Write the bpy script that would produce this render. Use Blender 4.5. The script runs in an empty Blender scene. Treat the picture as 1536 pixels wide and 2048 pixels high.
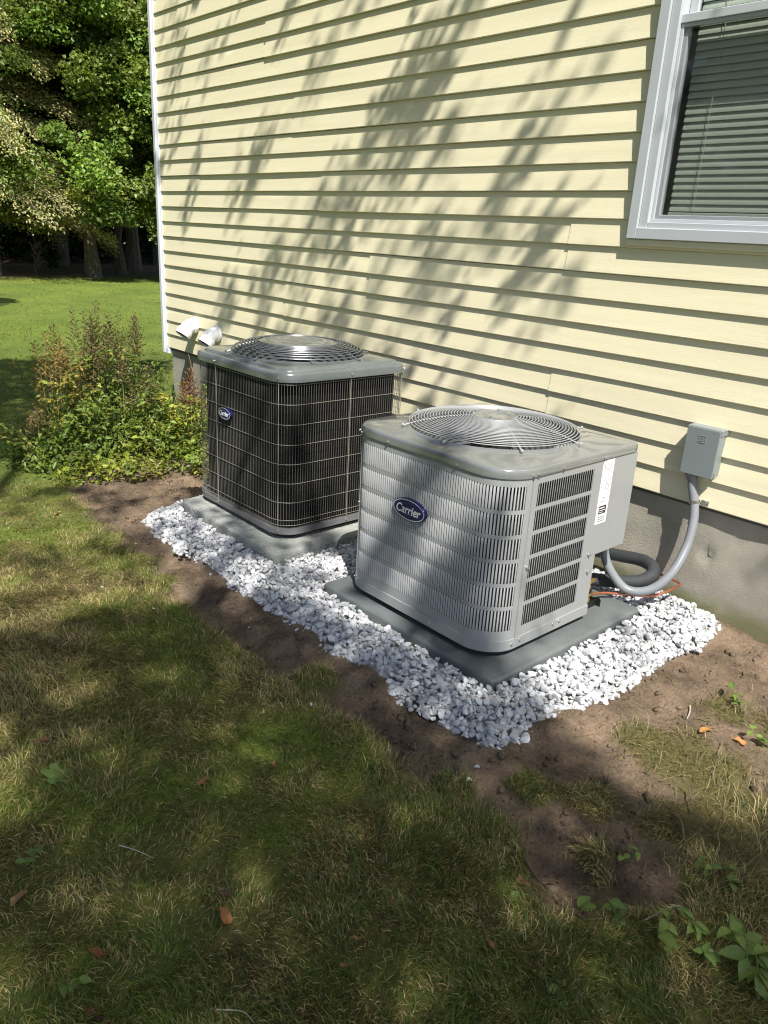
import bpy, math, random
import numpy as np
from mathutils import Vector, Matrix

random.seed(7); RNG = np.random.default_rng(11)
SC = bpy.context.scene
COL = SC.collection
R_ = math.radians

# ------------------------------------------------------------------ camera
cam_d = bpy.data.cameras.new('camera'); cam = bpy.data.objects.new('camera', cam_d)
COL.objects.link(cam); SC.camera = cam
yaw, pitch, roll = 0.8273, 0.3471, 0.0552
fw = Vector((-math.sin(yaw) * math.cos(pitch), math.cos(yaw) * math.cos(pitch), -math.sin(pitch)))
rt = Vector((math.cos(yaw), math.sin(yaw), 0)); up = rt.cross(fw)
rt2 = rt * math.cos(roll) + up * math.sin(roll); up2 = up * math.cos(roll) - rt * math.sin(roll)
M = Matrix((rt2, up2, -fw)).transposed().to_4x4(); M.translation = Vector((5.644, -2.8076, 1.3454))
cam.matrix_world = M
cam_d.sensor_fit = 'VERTICAL'; cam_d.sensor_height = 36; cam_d.sensor_width = 27
cam_d.lens = 1538 / 2048 * 36
cam_d.clip_start = 0.05; cam_d.clip_end = 400

# ------------------------------------------------------------------ light
ELEV, ROT = 55.1, 119.8
world = bpy.data.worlds.new('World'); SC.world = world; world.use_nodes = True
nt = world.node_tree
sky = nt.nodes.new('ShaderNodeTexSky'); sky.sky_type = 'NISHITA'; sky.sun_disc = False
sky.sun_elevation = R_(ELEV); sky.sun_rotation = R_(ROT); sky.air_density = 1.0; sky.dust_density = 1.4
nt.links.new(sky.outputs[0], nt.nodes['Background'].inputs[0])
nt.nodes['Background'].inputs[1].default_value = 0.080
S_DIR = Vector((math.sin(R_(ROT)) * math.cos(R_(ELEV)), math.cos(R_(ROT)) * math.cos(R_(ELEV)), math.sin(R_(ELEV))))
sun_d = bpy.data.lights.new('sun', 'SUN'); sun_d.energy = 4.2; sun_d.angle = R_(0.53); sun_d.color = (1.0, 0.955, 0.87)
sun = bpy.data.objects.new('sun', sun_d); COL.objects.link(sun)
sun.rotation_euler = S_DIR.to_track_quat('Z', 'Y').to_euler(); sun.location = (12, -8, 14)
vs = SC.view_settings
vs.view_transform = 'Standard'; vs.look = 'None'; vs.gamma = 1; vs.use_curve_mapping = False
vs.exposure = 0.94
SC.cycles.use_denoising = True; SC.cycles.denoiser = 'OPENIMAGEDENOISE'; SC.cycles.denoising_input_passes = 'RGB_ALBEDO_NORMAL'; SC.cycles.denoising_prefilter = 'ACCURATE'
SC.cycles.filter_width = 1.15
SC.cycles.max_bounces = 7; SC.cycles.diffuse_bounces = 3; SC.cycles.glossy_bounces = 3; SC.cycles.transparent_max_bounces = 12; SC.cycles.sample_clamp_indirect = 4.0

# ------------------------------------------------------------------ helpers: materials
def new_mat(name):
    m = bpy.data.materials.new(name); m.use_nodes = True
    return m, m.node_tree.nodes, m.node_tree.links, m.node_tree.nodes['Principled BSDF']

def mat(name, col, rough=0.6, metal=0.0, var=0.0, vscale=8.0, col2=None, bump=0.0, bscale=60.0, spec=0.5,
        stretch=(1, 1, 1), rvar=0.0, detail=5.0, coat=0.0):
    m, N, L, P = new_mat(name)
    P.inputs['Roughness'].default_value = rough; P.inputs['Metallic'].default_value = metal
    P.inputs['Specular IOR Level'].default_value = spec
    P.inputs['Coat Weight'].default_value = coat
    tc = N.new('ShaderNodeTexCoord'); mp = N.new('ShaderNodeMapping'); mp.inputs['Scale'].default_value = stretch
    L.new(tc.outputs['Object'], mp.inputs[0])
    c4 = (*col, 1)
    if var > 0 or col2:
        nz = N.new('ShaderNodeTexNoise'); nz.inputs['Scale'].default_value = vscale; nz.inputs['Detail'].default_value = detail
        nz.inputs['Roughness'].default_value = 0.62
        L.new(mp.outputs[0], nz.inputs['Vector'])
        rp = N.new('ShaderNodeValToRGB')
        rp.color_ramp.elements[0].position = 0.3; rp.color_ramp.elements[1].position = 0.7
        if col2:
            rp.color_ramp.elements[0].color = (*col2, 1); rp.color_ramp.elements[1].color = c4
        else:
            rp.color_ramp.elements[0].color = (*[c * (1 - var) for c in col], 1)
            rp.color_ramp.elements[1].color = (*[min(1, c * (1 + var)) for c in col], 1)
        L.new(nz.outputs[0], rp.inputs[0]); L.new(rp.outputs[0], P.inputs['Base Color'])
        if rvar > 0:
            mr = N.new('ShaderNodeMapRange'); mr.inputs['To Min'].default_value = max(0.02, rough - rvar)
            mr.inputs['To Max'].default_value = min(1, rough + rvar)
            L.new(nz.outputs[0], mr.inputs[0]); L.new(mr.outputs[0], P.inputs['Roughness'])
    else:
        P.inputs['Base Color'].default_value = c4
    if bump > 0:
        n2 = N.new('ShaderNodeTexNoise'); n2.inputs['Scale'].default_value = bscale; n2.inputs['Detail'].default_value = 6
        L.new(mp.outputs[0], n2.inputs['Vector'])
        b = N.new('ShaderNodeBump'); b.inputs['Strength'].default_value = bump; b.inputs['Distance'].default_value = 0.01
        L.new(n2.outputs[0], b.inputs['Height']); L.new(b.outputs[0], P.inputs['Normal'])
    return m

def mat_leaf(name, rough=0.45, trans=0.35, spec=0.4, tint=(1, 1, 1)):
    """leaf or blade: colour from the per-leaf attribute 'col', part of the light passes through"""
    m, N, L, P = new_mat(name)
    at = N.new('ShaderNodeAttribute'); at.attribute_name = 'col'
    P.inputs['Roughness'].default_value = rough; P.inputs['Specular IOR Level'].default_value = spec
    L.new(at.outputs['Color'], P.inputs['Base Color'])
    tr = N.new('ShaderNodeBsdfTranslucent')
    mx = N.new('ShaderNodeMixRGB'); mx.blend_type = 'MULTIPLY'; mx.inputs[0].default_value = 1
    mx.inputs[2].default_value = (1.15, 1.2, 0.6, 1)
    L.new(at.outputs['Color'], mx.inputs[1]); L.new(mx.outputs[0], tr.inputs['Color'])
    ms = N.new('ShaderNodeMixShader'); ms.inputs[0].default_value = trans
    L.new(P.outputs[0], ms.inputs[1]); L.new(tr.outputs[0], ms.inputs[2])
    L.new(ms.outputs[0], N['Material Output'].inputs['Surface'])
    return m

# ------------------------------------------------------------------ helpers: objects
def world_m(o):
    if o is None: return Matrix.Identity(4)
    return world_m(o.parent) @ o.matrix_parent_inverse @ o.matrix_basis

def link(o, parent=None):
    COL.objects.link(o)
    if parent is not None:
        o.parent = parent; o.matrix_parent_inverse = world_m(parent).inverted()
    return o

def tag(o, label=None, cat=None, group=None, kind=None):
    if label: o['label'] = label
    if cat: o['category'] = cat
    if group: o['group'] = group
    if kind: o['kind'] = kind
    return o

def thing(name, loc, label, cat, group=None):
    o = bpy.data.objects.new(name, None); o.empty_display_size = 0.1
    COL.objects.link(o); o.location = loc
    return tag(o, label, cat, group)

def finish(me, m, smooth, angle=35):
    if m: me.materials.append(m)
    if smooth:
        me.polygons.foreach_set('use_smooth', np.ones(len(me.polygons), bool))
        me.set_sharp_from_angle(angle=R_(angle))
    me.update()

class MB:
    def __init__(s): s.v = []; s.f = []
    def add(s, vs, fs):
        n = len(s.v); s.v += [tuple(p) for p in vs]; s.f += [tuple(i + n for i in f) for f in fs]; return s
    def box(s, x0, x1, y0, y1, z0, z1):
        return s.add([(x0, y0, z0), (x1, y0, z0), (x1, y1, z0), (x0, y1, z0), (x0, y0, z1), (x1, y0, z1), (x1, y1, z1), (x0, y1, z1)],
                     [(0, 3, 2, 1), (4, 5, 6, 7), (0, 1, 5, 4), (1, 2, 6, 5), (2, 3, 7, 6), (3, 0, 4, 7)])
    def bbox(s, x0, x1, y0, y1, z0, z1, b=0.004):
        """box with chamfered edges"""
        lo = (x0, y0, z0); hi = (x1, y1, z1); vs = []; idx = {}
        for ix in (0, 1):
            for iy in (0, 1):
                for iz in (0, 1):
                    c = [lo[0] if not ix else hi[0], lo[1] if not iy else hi[1], lo[2] if not iz else hi[2]]
                    sg = [1 if not ix else -1, 1 if not iy else -1, 1 if not iz else -1]
                    for ax in range(3):
                        p = list(c)
                        for a2 in range(3):
                            if a2 != ax: p[a2] += sg[a2] * b
                        idx[(ix, iy, iz, ax)] = len(vs); vs.append(p)
        fs = []
        I = idx
        for ax in range(3):
            o1, o2 = [(1, 2), (2, 0), (0, 1)][ax]
            for sd in (0, 1):
                q = []
                for (a, b2) in ((0, 0), (1, 0), (1, 1), (0, 1)):
                    k = [0, 0, 0]; k[ax] = sd; k[o1] = a; k[o2] = b2; q.append(I[(*k, ax)])
                fs.append(tuple(q) if sd else tuple(q[::-1]))
        for ax in range(3):
            o1, o2 = [(1, 2), (2, 0), (0, 1)][ax]
            for a in (0, 1):
                for b2 in (0, 1):
                    k0 = [0, 0, 0]; k0[o1] = a; k0[o2] = b2; k1 = list(k0); k1[ax] = 1
                    q = (I[(*k0, o1)], I[(*k1, o1)], I[(*k1, o2)], I[(*k0, o2)])
                    fs.append(q if (a == b2) else q[::-1])
        for ix in (0, 1):
            for iy in (0, 1):
                for iz in (0, 1):
                    q = (I[(ix, iy, iz, 0)], I[(ix, iy, iz, 1)], I[(ix, iy, iz, 2)])
                    fs.append(q if (ix + iy + iz) % 2 else q[::-1])
        return s.add(vs, fs)
    def loft(s, loops, closed=True, cap0=False, cap1=False):
        n = len(loops[0]); vs = [p for l in loops for p in l]; fs = []
        for k in range(len(loops) - 1):
            for i in range(n if closed else n - 1):
                j = (i + 1) % n
                fs.append((k * n + i, k * n + j, (k + 1) * n + j, (k + 1) * n + i))
        if cap0: fs.append(tuple(range(n))[::-1])
        if cap1: fs.append(tuple((len(loops) - 1) * n + i for i in range(n)))
        return s.add(vs, fs)
    def tube(s, pts, r, n=8, cap=True, closed=False):
        pts = [Vector(p) for p in pts]; m = len(pts)
        rs = r if isinstance(r, (list, tuple)) else [r] * m
        loops = []; prev = None
        for i, p in enumerate(pts):
            if closed: t = pts[(i + 1) % m] - pts[i - 1]
            else: t = pts[min(i + 1, m - 1)] - pts[max(i - 1, 0)]
            t.normalize()
            if prev is None:
                a = Vector((0, 0, 1)) if abs(t.z) < 0.9 else Vector((1, 0, 0))
                u = t.cross(a).normalized()
            else:
                u = prev - t * prev.dot(t)
                u = u.normalized() if u.length > 1e-6 else t.orthogonal().normalized()
            prev = u; w = t.cross(u)
            loops.append([p + (u * math.cos(2 * math.pi * k / n) + w * math.sin(2 * math.pi * k / n)) * rs[i] for k in range(n)])
        if closed: loops.append(loops[0])
        return s.loft(loops, True, cap and not closed, cap and not closed)
    def disc(s, c, r, z, n=24):
        return s
    def sphere(s, c, r, n=8, m=6, sz=1.0):
        loops = []
        for j in range(1, m):
            a = math.pi * j / m
            loops.append([(c[0] + r * math.sin(a) * math.cos(2 * math.pi * i / n), c[1] + r * math.sin(a) * math.sin(2 * math.pi * i / n), c[2] - r * sz * math.cos(a)) for i in range(n)])
        return s.loft(loops, True, True, True)
    def build(s, name, m, parent=None, smooth=False, angle=35):
        me = bpy.data.meshes.new(name); me.from_pydata([tuple(p) for p in s.v], [], s.f); finish(me, m, smooth, angle)
        return link(bpy.data.objects.new(name, me), parent)

def mesh_np(name, V, F, m, col=None, parent=None, smooth=False):
    """V (n,3) float, F (m,k) int; one colour per vertex in 'col'"""
    me = bpy.data.meshes.new(name); k = F.shape[1]
    me.vertices.add(len(V)); me.vertices.foreach_set('co', np.ascontiguousarray(V, np.float32).ravel())
    me.loops.add(F.size); me.loops.foreach_set('vertex_index', np.ascontiguousarray(F, np.int32).ravel())
    me.polygons.add(len(F)); me.polygons.foreach_set('loop_start', np.arange(0, F.size, k, dtype=np.int32))
    me.polygons.foreach_set('loop_total', np.full(len(F), k, np.int32))
    if smooth: me.polygons.foreach_set('use_smooth', np.ones(len(F), bool))
    me.update(calc_edges=True)
    if col is not None:
        a = me.attributes.new('col', 'FLOAT_COLOR', 'POINT')
        c = np.ones((len(V), 4), np.float32); c[:, :3] = col; a.data.foreach_set('color', c.ravel())
    me.validate()
    if m: me.materials.append(m)
    return link(bpy.data.objects.new(name, me), parent)

def set_col(o, c):
    me = o.data; a = me.attributes.new('col', 'FLOAT_COLOR', 'POINT')
    n = len(me.vertices); arr = np.ones((n, 4), np.float32); arr[:, :3] = c; a.data.foreach_set('color', arr.ravel())

# ------------------------------------------------------------------ helpers: noise
_perm = np.random.default_rng(3).random((256, 256))
def vnoise(x, y, s=0):
    x = np.asarray(x, float) + s * 17.31; y = np.asarray(y, float) + s * 9.77
    xi = np.floor(x).astype(int); yi = np.floor(y).astype(int); fx = x - xi; fy = y - yi
    fx = fx * fx * (3 - 2 * fx); fy = fy * fy * (3 - 2 * fy)
    g = lambda a, b: _perm[a % 256, b % 256]
    return (g(xi, yi) * (1 - fx) + g(xi + 1, yi) * fx) * (1 - fy) + (g(xi, yi + 1) * (1 - fx) + g(xi + 1, yi + 1) * fx) * fy
def fbm(x, y, s=0, o=4):
    v = 0; a = 0.5; t = 0
    for i in range(o):
        v = v + a * vnoise(np.asarray(x) * 2 ** i, np.asarray(y) * 2 ** i, s + i); t += a; a *= 0.5
    return v / t
def sstep(a, b, x):
    t = np.clip((np.asarray(x, float) - a) / (b - a), 0, 1); return t * t * (3 - 2 * t)
def in_poly(x, y, poly):
    x = np.asarray(x, float); y = np.asarray(y, float); r = np.zeros(x.shape, bool); n = len(poly)
    for i in range(n):
        x1, y1 = poly[i]; x2, y2 = poly[(i + 1) % n]
        c = ((y1 > y) != (y2 > y)) & (x < (x2 - x1) * (y - y1) / (y2 - y1 + 1e-12) + x1); r ^= c
    return r
def seg_dist(x, y, p, q):
    px, py = p; dx, dy = q[0] - px, q[1] - py; L2 = dx * dx + dy * dy + 1e-12
    t = np.clip(((x - px) * dx + (y - py) * dy) / L2, 0, 1)
    return np.hypot(x - px - t * dx, y - py - t * dy)
def poly_dist(x, y, poly):
    d = np.full(np.shape(x), 1e9)
    for i in range(len(poly)): d = np.minimum(d, seg_dist(x, y, poly[i], poly[(i + 1) % len(poly)]))
    return d

# ------------------------------------------------------------------ materials
M_vinyl = mat('cream_vinyl', (0.77, 0.712, 0.502), 0.55, var=0.07, vscale=2.6, bump=0.10, bscale=90, stretch=(0.35, 1, 6), rvar=0.08)
M_trim = mat('white_vinyl', (0.59, 0.62, 0.67), 0.4, var=0.04, vscale=5)
M_wtrim = mat('grey_white_vinyl', (0.47, 0.50, 0.53), 0.35, var=0.04, vscale=5)
M_pvc = mat('white_pvc', (0.82, 0.83, 0.85), 0.28, var=0.03, vscale=9)
M_dark = mat('dark_cavity', (0.012, 0.012, 0.013), 0.8)
M_conc = mat('foundation_concrete', (0.42, 0.395, 0.335), 0.9, col2=(0.27, 0.252, 0.21), vscale=4.5, bump=0.3, bscale=190, detail=10)
M_padc = mat('pad_concrete', (0.40, 0.405, 0.385), 0.85, col2=(0.15, 0.168, 0.158), vscale=6.5, bump=0.8, bscale=60, detail=8)
M_padp = mat('grey_composite', (0.135, 0.150, 0.153), 0.5, col2=(0.092, 0.106, 0.110), vscale=5, bump=0.15, bscale=160, rvar=0.14, detail=10)
M_paint = mat('light_grey_paint', (0.295, 0.305, 0.312), 0.36, var=0.03, vscale=4, rvar=0.05, coat=0.1)
M_paint2 = mat('louver_grey_paint', (0.40, 0.41, 0.425), 0.36, var=0.03, vscale=6)
M_cap = mat('glossy_grey_paint', (0.22, 0.23, 0.235), 0.14, metal=0.3, var=0.10, vscale=3.2, bump=0.10, bscale=4, rvar=0.10, coat=0.7)
M_cap2 = mat('dark_grey_paint', (0.135, 0.15, 0.155), 0.2, metal=0.2, var=0.12, vscale=5, bump=0.03, bscale=6, coat=0.5)
M_base = mat('galvanised_grey', (0.19, 0.19, 0.20), 0.4, metal=0.3, var=0.08, vscale=20)
M_black = mat('black_enamel', (0.010, 0.010, 0.011), 0.5, var=0.3, vscale=14)
M_wire = mat('guard_wire', (0.25, 0.24, 0.20), 0.45, var=0.08, vscale=30)
M_wire2 = mat('upright_guard_wire', (0.13, 0.128, 0.118), 0.45)
M_gwire = mat('grille_wire', (0.33, 0.34, 0.35), 0.45)
M_gwire2 = mat('dark_grille_wire', (0.13, 0.14, 0.15), 0.3, metal=0.35)
M_screw = mat('zinc_screw', (0.6, 0.6, 0.6), 0.25, metal=0.9)
M_navy = mat('navy_enamel', (0.006, 0.010, 0.10), 0.2, coat=0.6)
M_white = mat('white_print', (0.82, 0.82, 0.84), 0.4)
M_ink = mat('grey_print', (0.17, 0.17, 0.19), 0.6)
M_inkd = mat('black_print', (0.02, 0.02, 0.025), 0.5)
M_box = mat('disconnect_grey', (0.20, 0.23, 0.235), 0.42, var=0.05, vscale=5, bump=0.05, bscale=200)
M_cond = mat('grey_conduit', (0.205, 0.218, 0.238), 0.33, var=0.05, vscale=20)
M_foam = mat('black_foam_insulation', (0.032, 0.036, 0.04), 0.75, var=0.25, vscale=12, bump=0.1, bscale=90)
M_copper = mat('copper_tube', (0.62, 0.23, 0.13), 0.35, metal=0.85, var=0.18, vscale=16)
M_brass = mat('brass', (0.62, 0.42, 0.12), 0.3, metal=0.9, var=0.1, vscale=30)
M_blade = mat('fan_blade_grey', (0.10, 0.105, 0.12), 0.6)
M_slat = mat('blind_slat', (0.78, 0.80, 0.74), 0.6)
M_roof = mat('roof_shingle', (0.09, 0.085, 0.08), 0.9, var=0.3, vscale=20)
M_room = mat('room_paint', (0.10, 0.10, 0.095), 0.9)
M_bark = mat('bark', (0.17, 0.145, 0.12), 0.9, col2=(0.07, 0.06, 0.05), vscale=9, bump=1.0, bscale=30, stretch=(3, 3, 0.6))
M_stem = mat('dry_stem', (0.30, 0.24, 0.13), 0.8, var=0.2, vscale=20)
M_gstem = mat('green_stem', (0.10, 0.15, 0.04), 0.6, var=0.2, vscale=20)
M_twig = mat('bare_twig', (0.13, 0.09, 0.065), 0.85, var=0.25, vscale=40)
M_pale = mat('bleached_twig', (0.40, 0.37, 0.30), 0.8, var=0.15, vscale=40)
M_leaf = mat_leaf('leaf', 0.42, 0.38)
M_needle = mat_leaf('needle_spray', 0.6, 0.25, spec=0.25)
M_plume = mat_leaf('dry_plume', 0.8, 0.3, spec=0.1)
M_grass = mat_leaf('grass_blade', 0.5, 0.32, spec=0.3)
M_deadleaf = mat_leaf('dead_leaf', 0.6, 0.2, spec=0.3)

def coil_mat(name, base, hi, scale_h, scale_v, rough=0.7):
    """finned coil: fine horizontal ribs crossed by tube rows"""
    m, N, L, P = new_mat(name)
    tc = N.new('ShaderNodeTexCoord'); w1 = N.new('ShaderNodeTexWave'); w1.wave_type = 'BANDS'; w1.bands_direction = 'Z'
    w1.inputs['Scale'].default_value = scale_h; L.new(tc.outputs['Object'], w1.inputs['Vector'])
    nz = N.new('ShaderNodeTexNoise'); nz.inputs['Scale'].default_value = 9; L.new(tc.outputs['Object'], nz.inputs['Vector'])
    mm = N.new('ShaderNodeMath'); mm.operation = 'MULTIPLY'; L.new(w1.outputs['Fac'], mm.inputs[0]); L.new(nz.outputs[0], mm.inputs[1])
    rp = N.new('ShaderNodeValToRGB'); rp.color_ramp.elements[0].color = (*base, 1); rp.color_ramp.elements[1].color = (*hi, 1)
    rp.color_ramp.elements[1].position = 0.7
    L.new(mm.outputs[0], rp.inputs[0]); L.new(rp.outputs[0], P.inputs['Base Color'])
    P.inputs['Roughness'].default_value = rough; P.inputs['Specular IOR Level'].default_value = 0.12
    b = N.new('ShaderNodeBump'); b.inputs['Strength'].default_value = 0.4; b.inputs['Distance'].default_value = 0.002
    L.new(w1.outputs['Fac'], b.inputs['Height']); L.new(b.outputs[0], P.inputs['Normal'])
    return m
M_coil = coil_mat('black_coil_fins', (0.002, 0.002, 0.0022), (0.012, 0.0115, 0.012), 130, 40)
M_coil2 = coil_mat('grey_coil_fins', (0.012, 0.0125, 0.014), (0.085, 0.085, 0.088), 130, 40)

def glass_mat():
    m, N, L, P = new_mat('window_glass')
    lw = N.new('ShaderNodeLayerWeight'); lw.inputs['Blend'].default_value = 0.5      # Schlick reflectance, alike from both sides
    pw = N.new('ShaderNodeMath'); pw.operation = 'POWER'; pw.inputs[1].default_value = 5; L.new(lw.outputs['Facing'], pw.inputs[0])
    mu = N.new('ShaderNodeMath'); mu.operation = 'MULTIPLY_ADD'; mu.inputs[1].default_value = 0.96; mu.inputs[2].default_value = 0.04
    L.new(pw.outputs[0], mu.inputs[0])
    tr = N.new('ShaderNodeBsdfTransparent'); tr.inputs['Color'].default_value = (0.88, 0.905, 0.885, 1)
    gl = N.new('ShaderNodeBsdfGlossy'); gl.inputs['Roughness'].default_value = 0.02
    ms = N.new('ShaderNodeMixShader'); L.new(mu.outputs[0], ms.inputs[0]); L.new(tr.outputs[0], ms.inputs[1]); L.new(gl.outputs[0], ms.inputs[2])
    L.new(ms.outputs[0], N['Material Output'].inputs['Surface'])
    return m
M_glass = glass_mat()

def stone_mat():
    m, N, L, P = new_mat('white_marble_chip')
    oi = N.new('ShaderNodeObjectInfo'); tc = N.new('ShaderNodeTexCoord')
    at = N.new('ShaderNodeNewGeometry')
    nz = N.new('ShaderNodeTexNoise'); nz.inputs['Scale'].default_value = 45; nz.inputs['Detail'].default_value = 6
    L.new(at.outputs['Position'], nz.inputs['Vector'])
    rp = N.new('ShaderNodeValToRGB'); rp.color_ramp.elements[0].position = 0.28; rp.color_ramp.elements[0].color = (0.50, 0.51, 0.53, 1)
    rp.color_ramp.elements[1].position = 0.55; rp.color_ramp.elements[1].color = (0.66, 0.67, 0.69, 1)
    L.new(nz.outputs[0], rp.inputs[0])
    n2 = N.new('ShaderNodeMixRGB'); n2.blend_type = 'MULTIPLY'; n2.inputs[0].default_value = 1
    r2 = N.new('ShaderNodeValToRGB'); r2.color_ramp.elements[0].color = (0.50, 0.50, 0.51, 1); r2.color_ramp.elements[1].color = (1, 1, 1, 1)
    L.new(at.outputs['Random Per Island'], r2.inputs[0])
    L.new(rp.outputs[0], n2.inputs[1]); L.new(r2.outputs[0], n2.inputs[2]); L.new(n2.outputs[0], P.inputs['Base Color'])
    P.inputs['Roughness'].default_value = 0.7; P.inputs['Specular IOR Level'].default_value = 0.3
    b = N.new('ShaderNodeBump'); b.inputs['Strength'].default_value = 0.35; b.inputs['Distance'].default_value = 0.003
    L.new(nz.outputs[0], b.inputs['Height']); L.new(b.outputs[0], P.inputs['Normal'])
    return m
M_stone = stone_mat()

def ground_mat():
    m, N, L, P = new_mat('soil_and_turf')
    geo = N.new('ShaderNodeNewGeometry')
    at = N.new('ShaderNodeAttribute'); at.attribute_name = 'col'      # r = bare soil, g = dry turf
    sp = N.new('ShaderNodeSeparateColor'); L.new(at.outputs['Color'], sp.inputs[0])
    def noise(sc, d=6, r=0.6):
        n = N.new('ShaderNodeTexNoise'); n.inputs['Scale'].default_value = sc; n.inputs['Detail'].default_value = d
        n.inputs['Roughness'].default_value = r; L.new(geo.outputs['Position'], n.inputs['Vector']); return n
    def ramp(n, a, b, p0=0.3, p1=0.7):
        r = N.new('ShaderNodeValToRGB'); r.color_ramp.elements[0].position = p0; r.color_ramp.elements[1].position = p1
        r.color_ramp.elements[0].color = (*a, 1); r.color_ramp.elements[1].color = (*b, 1); L.new(n.outputs[0], r.inputs[0]); return r
    soil = ramp(noise(4.5, 9, 0.7), (0.115, 0.090, 0.069), (0.31, 0.237, 0.172), 0.36, 0.62)
    soil2 = ramp(noise(120, 4, 0.7), (0.55, 0.52, 0.5), (1.15, 1.1, 1.05), 0.3, 0.7)
    ms = N.new('ShaderNodeMixRGB'); ms.blend_type = 'MULTIPLY'; ms.inputs[0].default_value = 1
    L.new(soil.outputs[0], ms.inputs[1]); L.new(soil2.outputs[0], ms.inputs[2])
    green = ramp(noise(60, 5, 0.75), (0.062, 0.090, 0.018), (0.185, 0.255, 0.055), 0.3, 0.7)
    nearm = N.new('ShaderNodeSeparateXYZ'); L.new(geo.outputs['Position'], nearm.inputs[0])
    gl = ramp(noise(0.9, 4), (0.8, 0.82, 0.8), (1.25, 1.15, 1.0), 0.35, 0.65)
    mg = N.new('ShaderNodeMixRGB'); mg.blend_type = 'MULTIPLY'; mg.inputs[0].default_value = 1
    L.new(green.outputs[0], mg.inputs[1]); L.new(gl.outputs[0], mg.inputs[2])
    dry = ramp(noise(70, 5, 0.75), (0.06, 0.05, 0.022), (0.19, 0.15, 0.07), 0.3, 0.7)
    m1 = N.new('ShaderNodeMixRGB'); L.new(sp.outputs[1], m1.inputs[0]); L.new(mg.outputs[0], m1.inputs[1]); L.new(dry.outputs[0], m1.inputs[2])
    m2 = N.new('ShaderNodeMixRGB'); L.new(sp.outputs[0], m2.inputs[0]); L.new(m1.outputs[0], m2.inputs[1]); L.new(ms.outputs[0], m2.inputs[2])
    m3 = N.new('ShaderNodeMixRGB'); m3.inputs[2].default_value = (0.46, 0.46, 0.47, 1); L.new(sp.outputs[2], m3.inputs[0]); L.new(m2.outputs[0], m3.inputs[1])
    L.new(m3.outputs[0], P.inputs['Base Color'])
    P.inputs['Roughness'].default_value = 0.95; P.inputs['Specular IOR Level'].default_value = 0.15
    b = N.new('ShaderNodeBump'); b.inputs['Strength'].default_value = 1.0; b.inputs['Distance'].default_value = 0.02
    nb = noise(45, 9, 0.72); L.new(nb.outputs[0], b.inputs['Height']); L.new(b.outputs[0], P.inputs['Normal'])
    return m
M_ground = ground_mat()

def moss_concrete():
    """foundation: stained concrete with a band of green algae above the soil (a growth with its own ragged edge)"""
    m = M_conc; N = m.node_tree.nodes; L = m.node_tree.links; P = N['Principled BSDF']
    geo = N.new('ShaderNodeNewGeometry'); sx = N.new('ShaderNodeSeparateXYZ'); L.new(geo.outputs['Position'], sx.inputs[0])
    nz = N.new('ShaderNodeTexNoise'); nz.inputs['Scale'].default_value = 14; nz.inputs['Detail'].default_value = 7; L.new(geo.outputs['Position'], nz.inputs['Vector'])
    ma = N.new('ShaderNodeMath'); ma.operation = 'MULTIPLY_ADD'; ma.inputs[1].default_value = -0.10; L.new(nz.outputs[0], ma.inputs[0]); L.new(sx.outputs['Z'], ma.inputs[2])
    mr = N.new('ShaderNodeMapRange'); mr.inputs['From Min'].default_value = -0.03; mr.inputs['From Max'].default_value = 0.035
    mr.inputs['To Min'].default_value = 0.75; mr.inputs['To Max'].default_value = 0; L.new(ma.outputs[0], mr.inputs[0])
    old = P.inputs['Base Color'].links[0].from_socket
    mx = N.new('ShaderNodeMixRGB'); mx.inputs[2].default_value = (0.13, 0.135, 0.04, 1)
    L.new(mr.outputs[0], mx.inputs[0]); L.new(old, mx.inputs[1]); L.new(mx.outputs[0], P.inputs['Base Color'])
moss_concrete()

# ------------------------------------------------------------------ ground
ZS = 0.43          # bottom edge of the siding
GRAVEL = [(2.22, -1.12), (2.37, -1.36), (2.54, -1.39), (2.94, -1.36), (3.28, -1.38), (3.55, -1.37), (3.72, -1.36), (3.9, -1.37), (3.99, -1.35),
          (4.2, -1.37), (4.3, -1.36), (4.46, -1.35), (4.53, -1.35), (4.565, -1.29), (4.56, -1.1), (4.57, -1.0), (4.59, -0.87), (4.61, -0.62),
          (4.60, -0.42), (4.62, -0.14), (4.54, 0.0), (2.3, 0.0), (2.25, -0.5)]
DX = [0.2, 1.2, 1.79, 2.4, 2.79, 3.16, 3.52, 3.81, 4.08, 4.26, 4.46, 4.62, 4.76, 4.88, 5.0, 5.14, 5.3, 6.0, 8.0]
DY = [-0.9, -1.25, -1.45, -1.5, -1.54, -1.59, -1.62, -1.62, -1.59, -1.58, -1.61, -1.59, -1.55, -1.59, -1.59, -1.42, -1.1, -0.5, -0.3]
TURF_SPOTS = [(4.95, -0.93, 0.15), (4.80, -0.94, 0.08), (5.02, -0.5, 0.13), (5.15, -1.02, 0.17), (5.0, -1.18, 0.09), (4.84, -1.25, 0.07),
              (4.70, -1.36, 0.05), (4.57, -1.5, 0.04), (5.16, -1.27, 0.12), (4.86, -0.6, 0.07), (5.3, -0.7, 0.2), (4.95, -1.44, 0.06), (3.95, -1.50, 0.05)]
def dirt(x, y):
    x = np.asarray(x, float); y = np.asarray(y, float)
    edge = np.interp(x, DX, DY) + (fbm(x * 5, y * 5, 4) - 0.5) * 0.22 + (fbm(x * 22, y * 22, 5, 3) - 0.5) * 0.09
    d = sstep(-0.05, 0.07, y - edge) * sstep(0.9, 1.5, x) * (1 - sstep(6.0, 8.0, x)) * (y < 0.4)
    for cx, cy, r in TURF_SPOTS:
        q = np.hypot(x - cx, y - cy) + (fbm(x * 12, y * 12, 6) - 0.5) * 0.16
        d = d * sstep(r * 0.55, r * 1.25, q)
    return d
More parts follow.
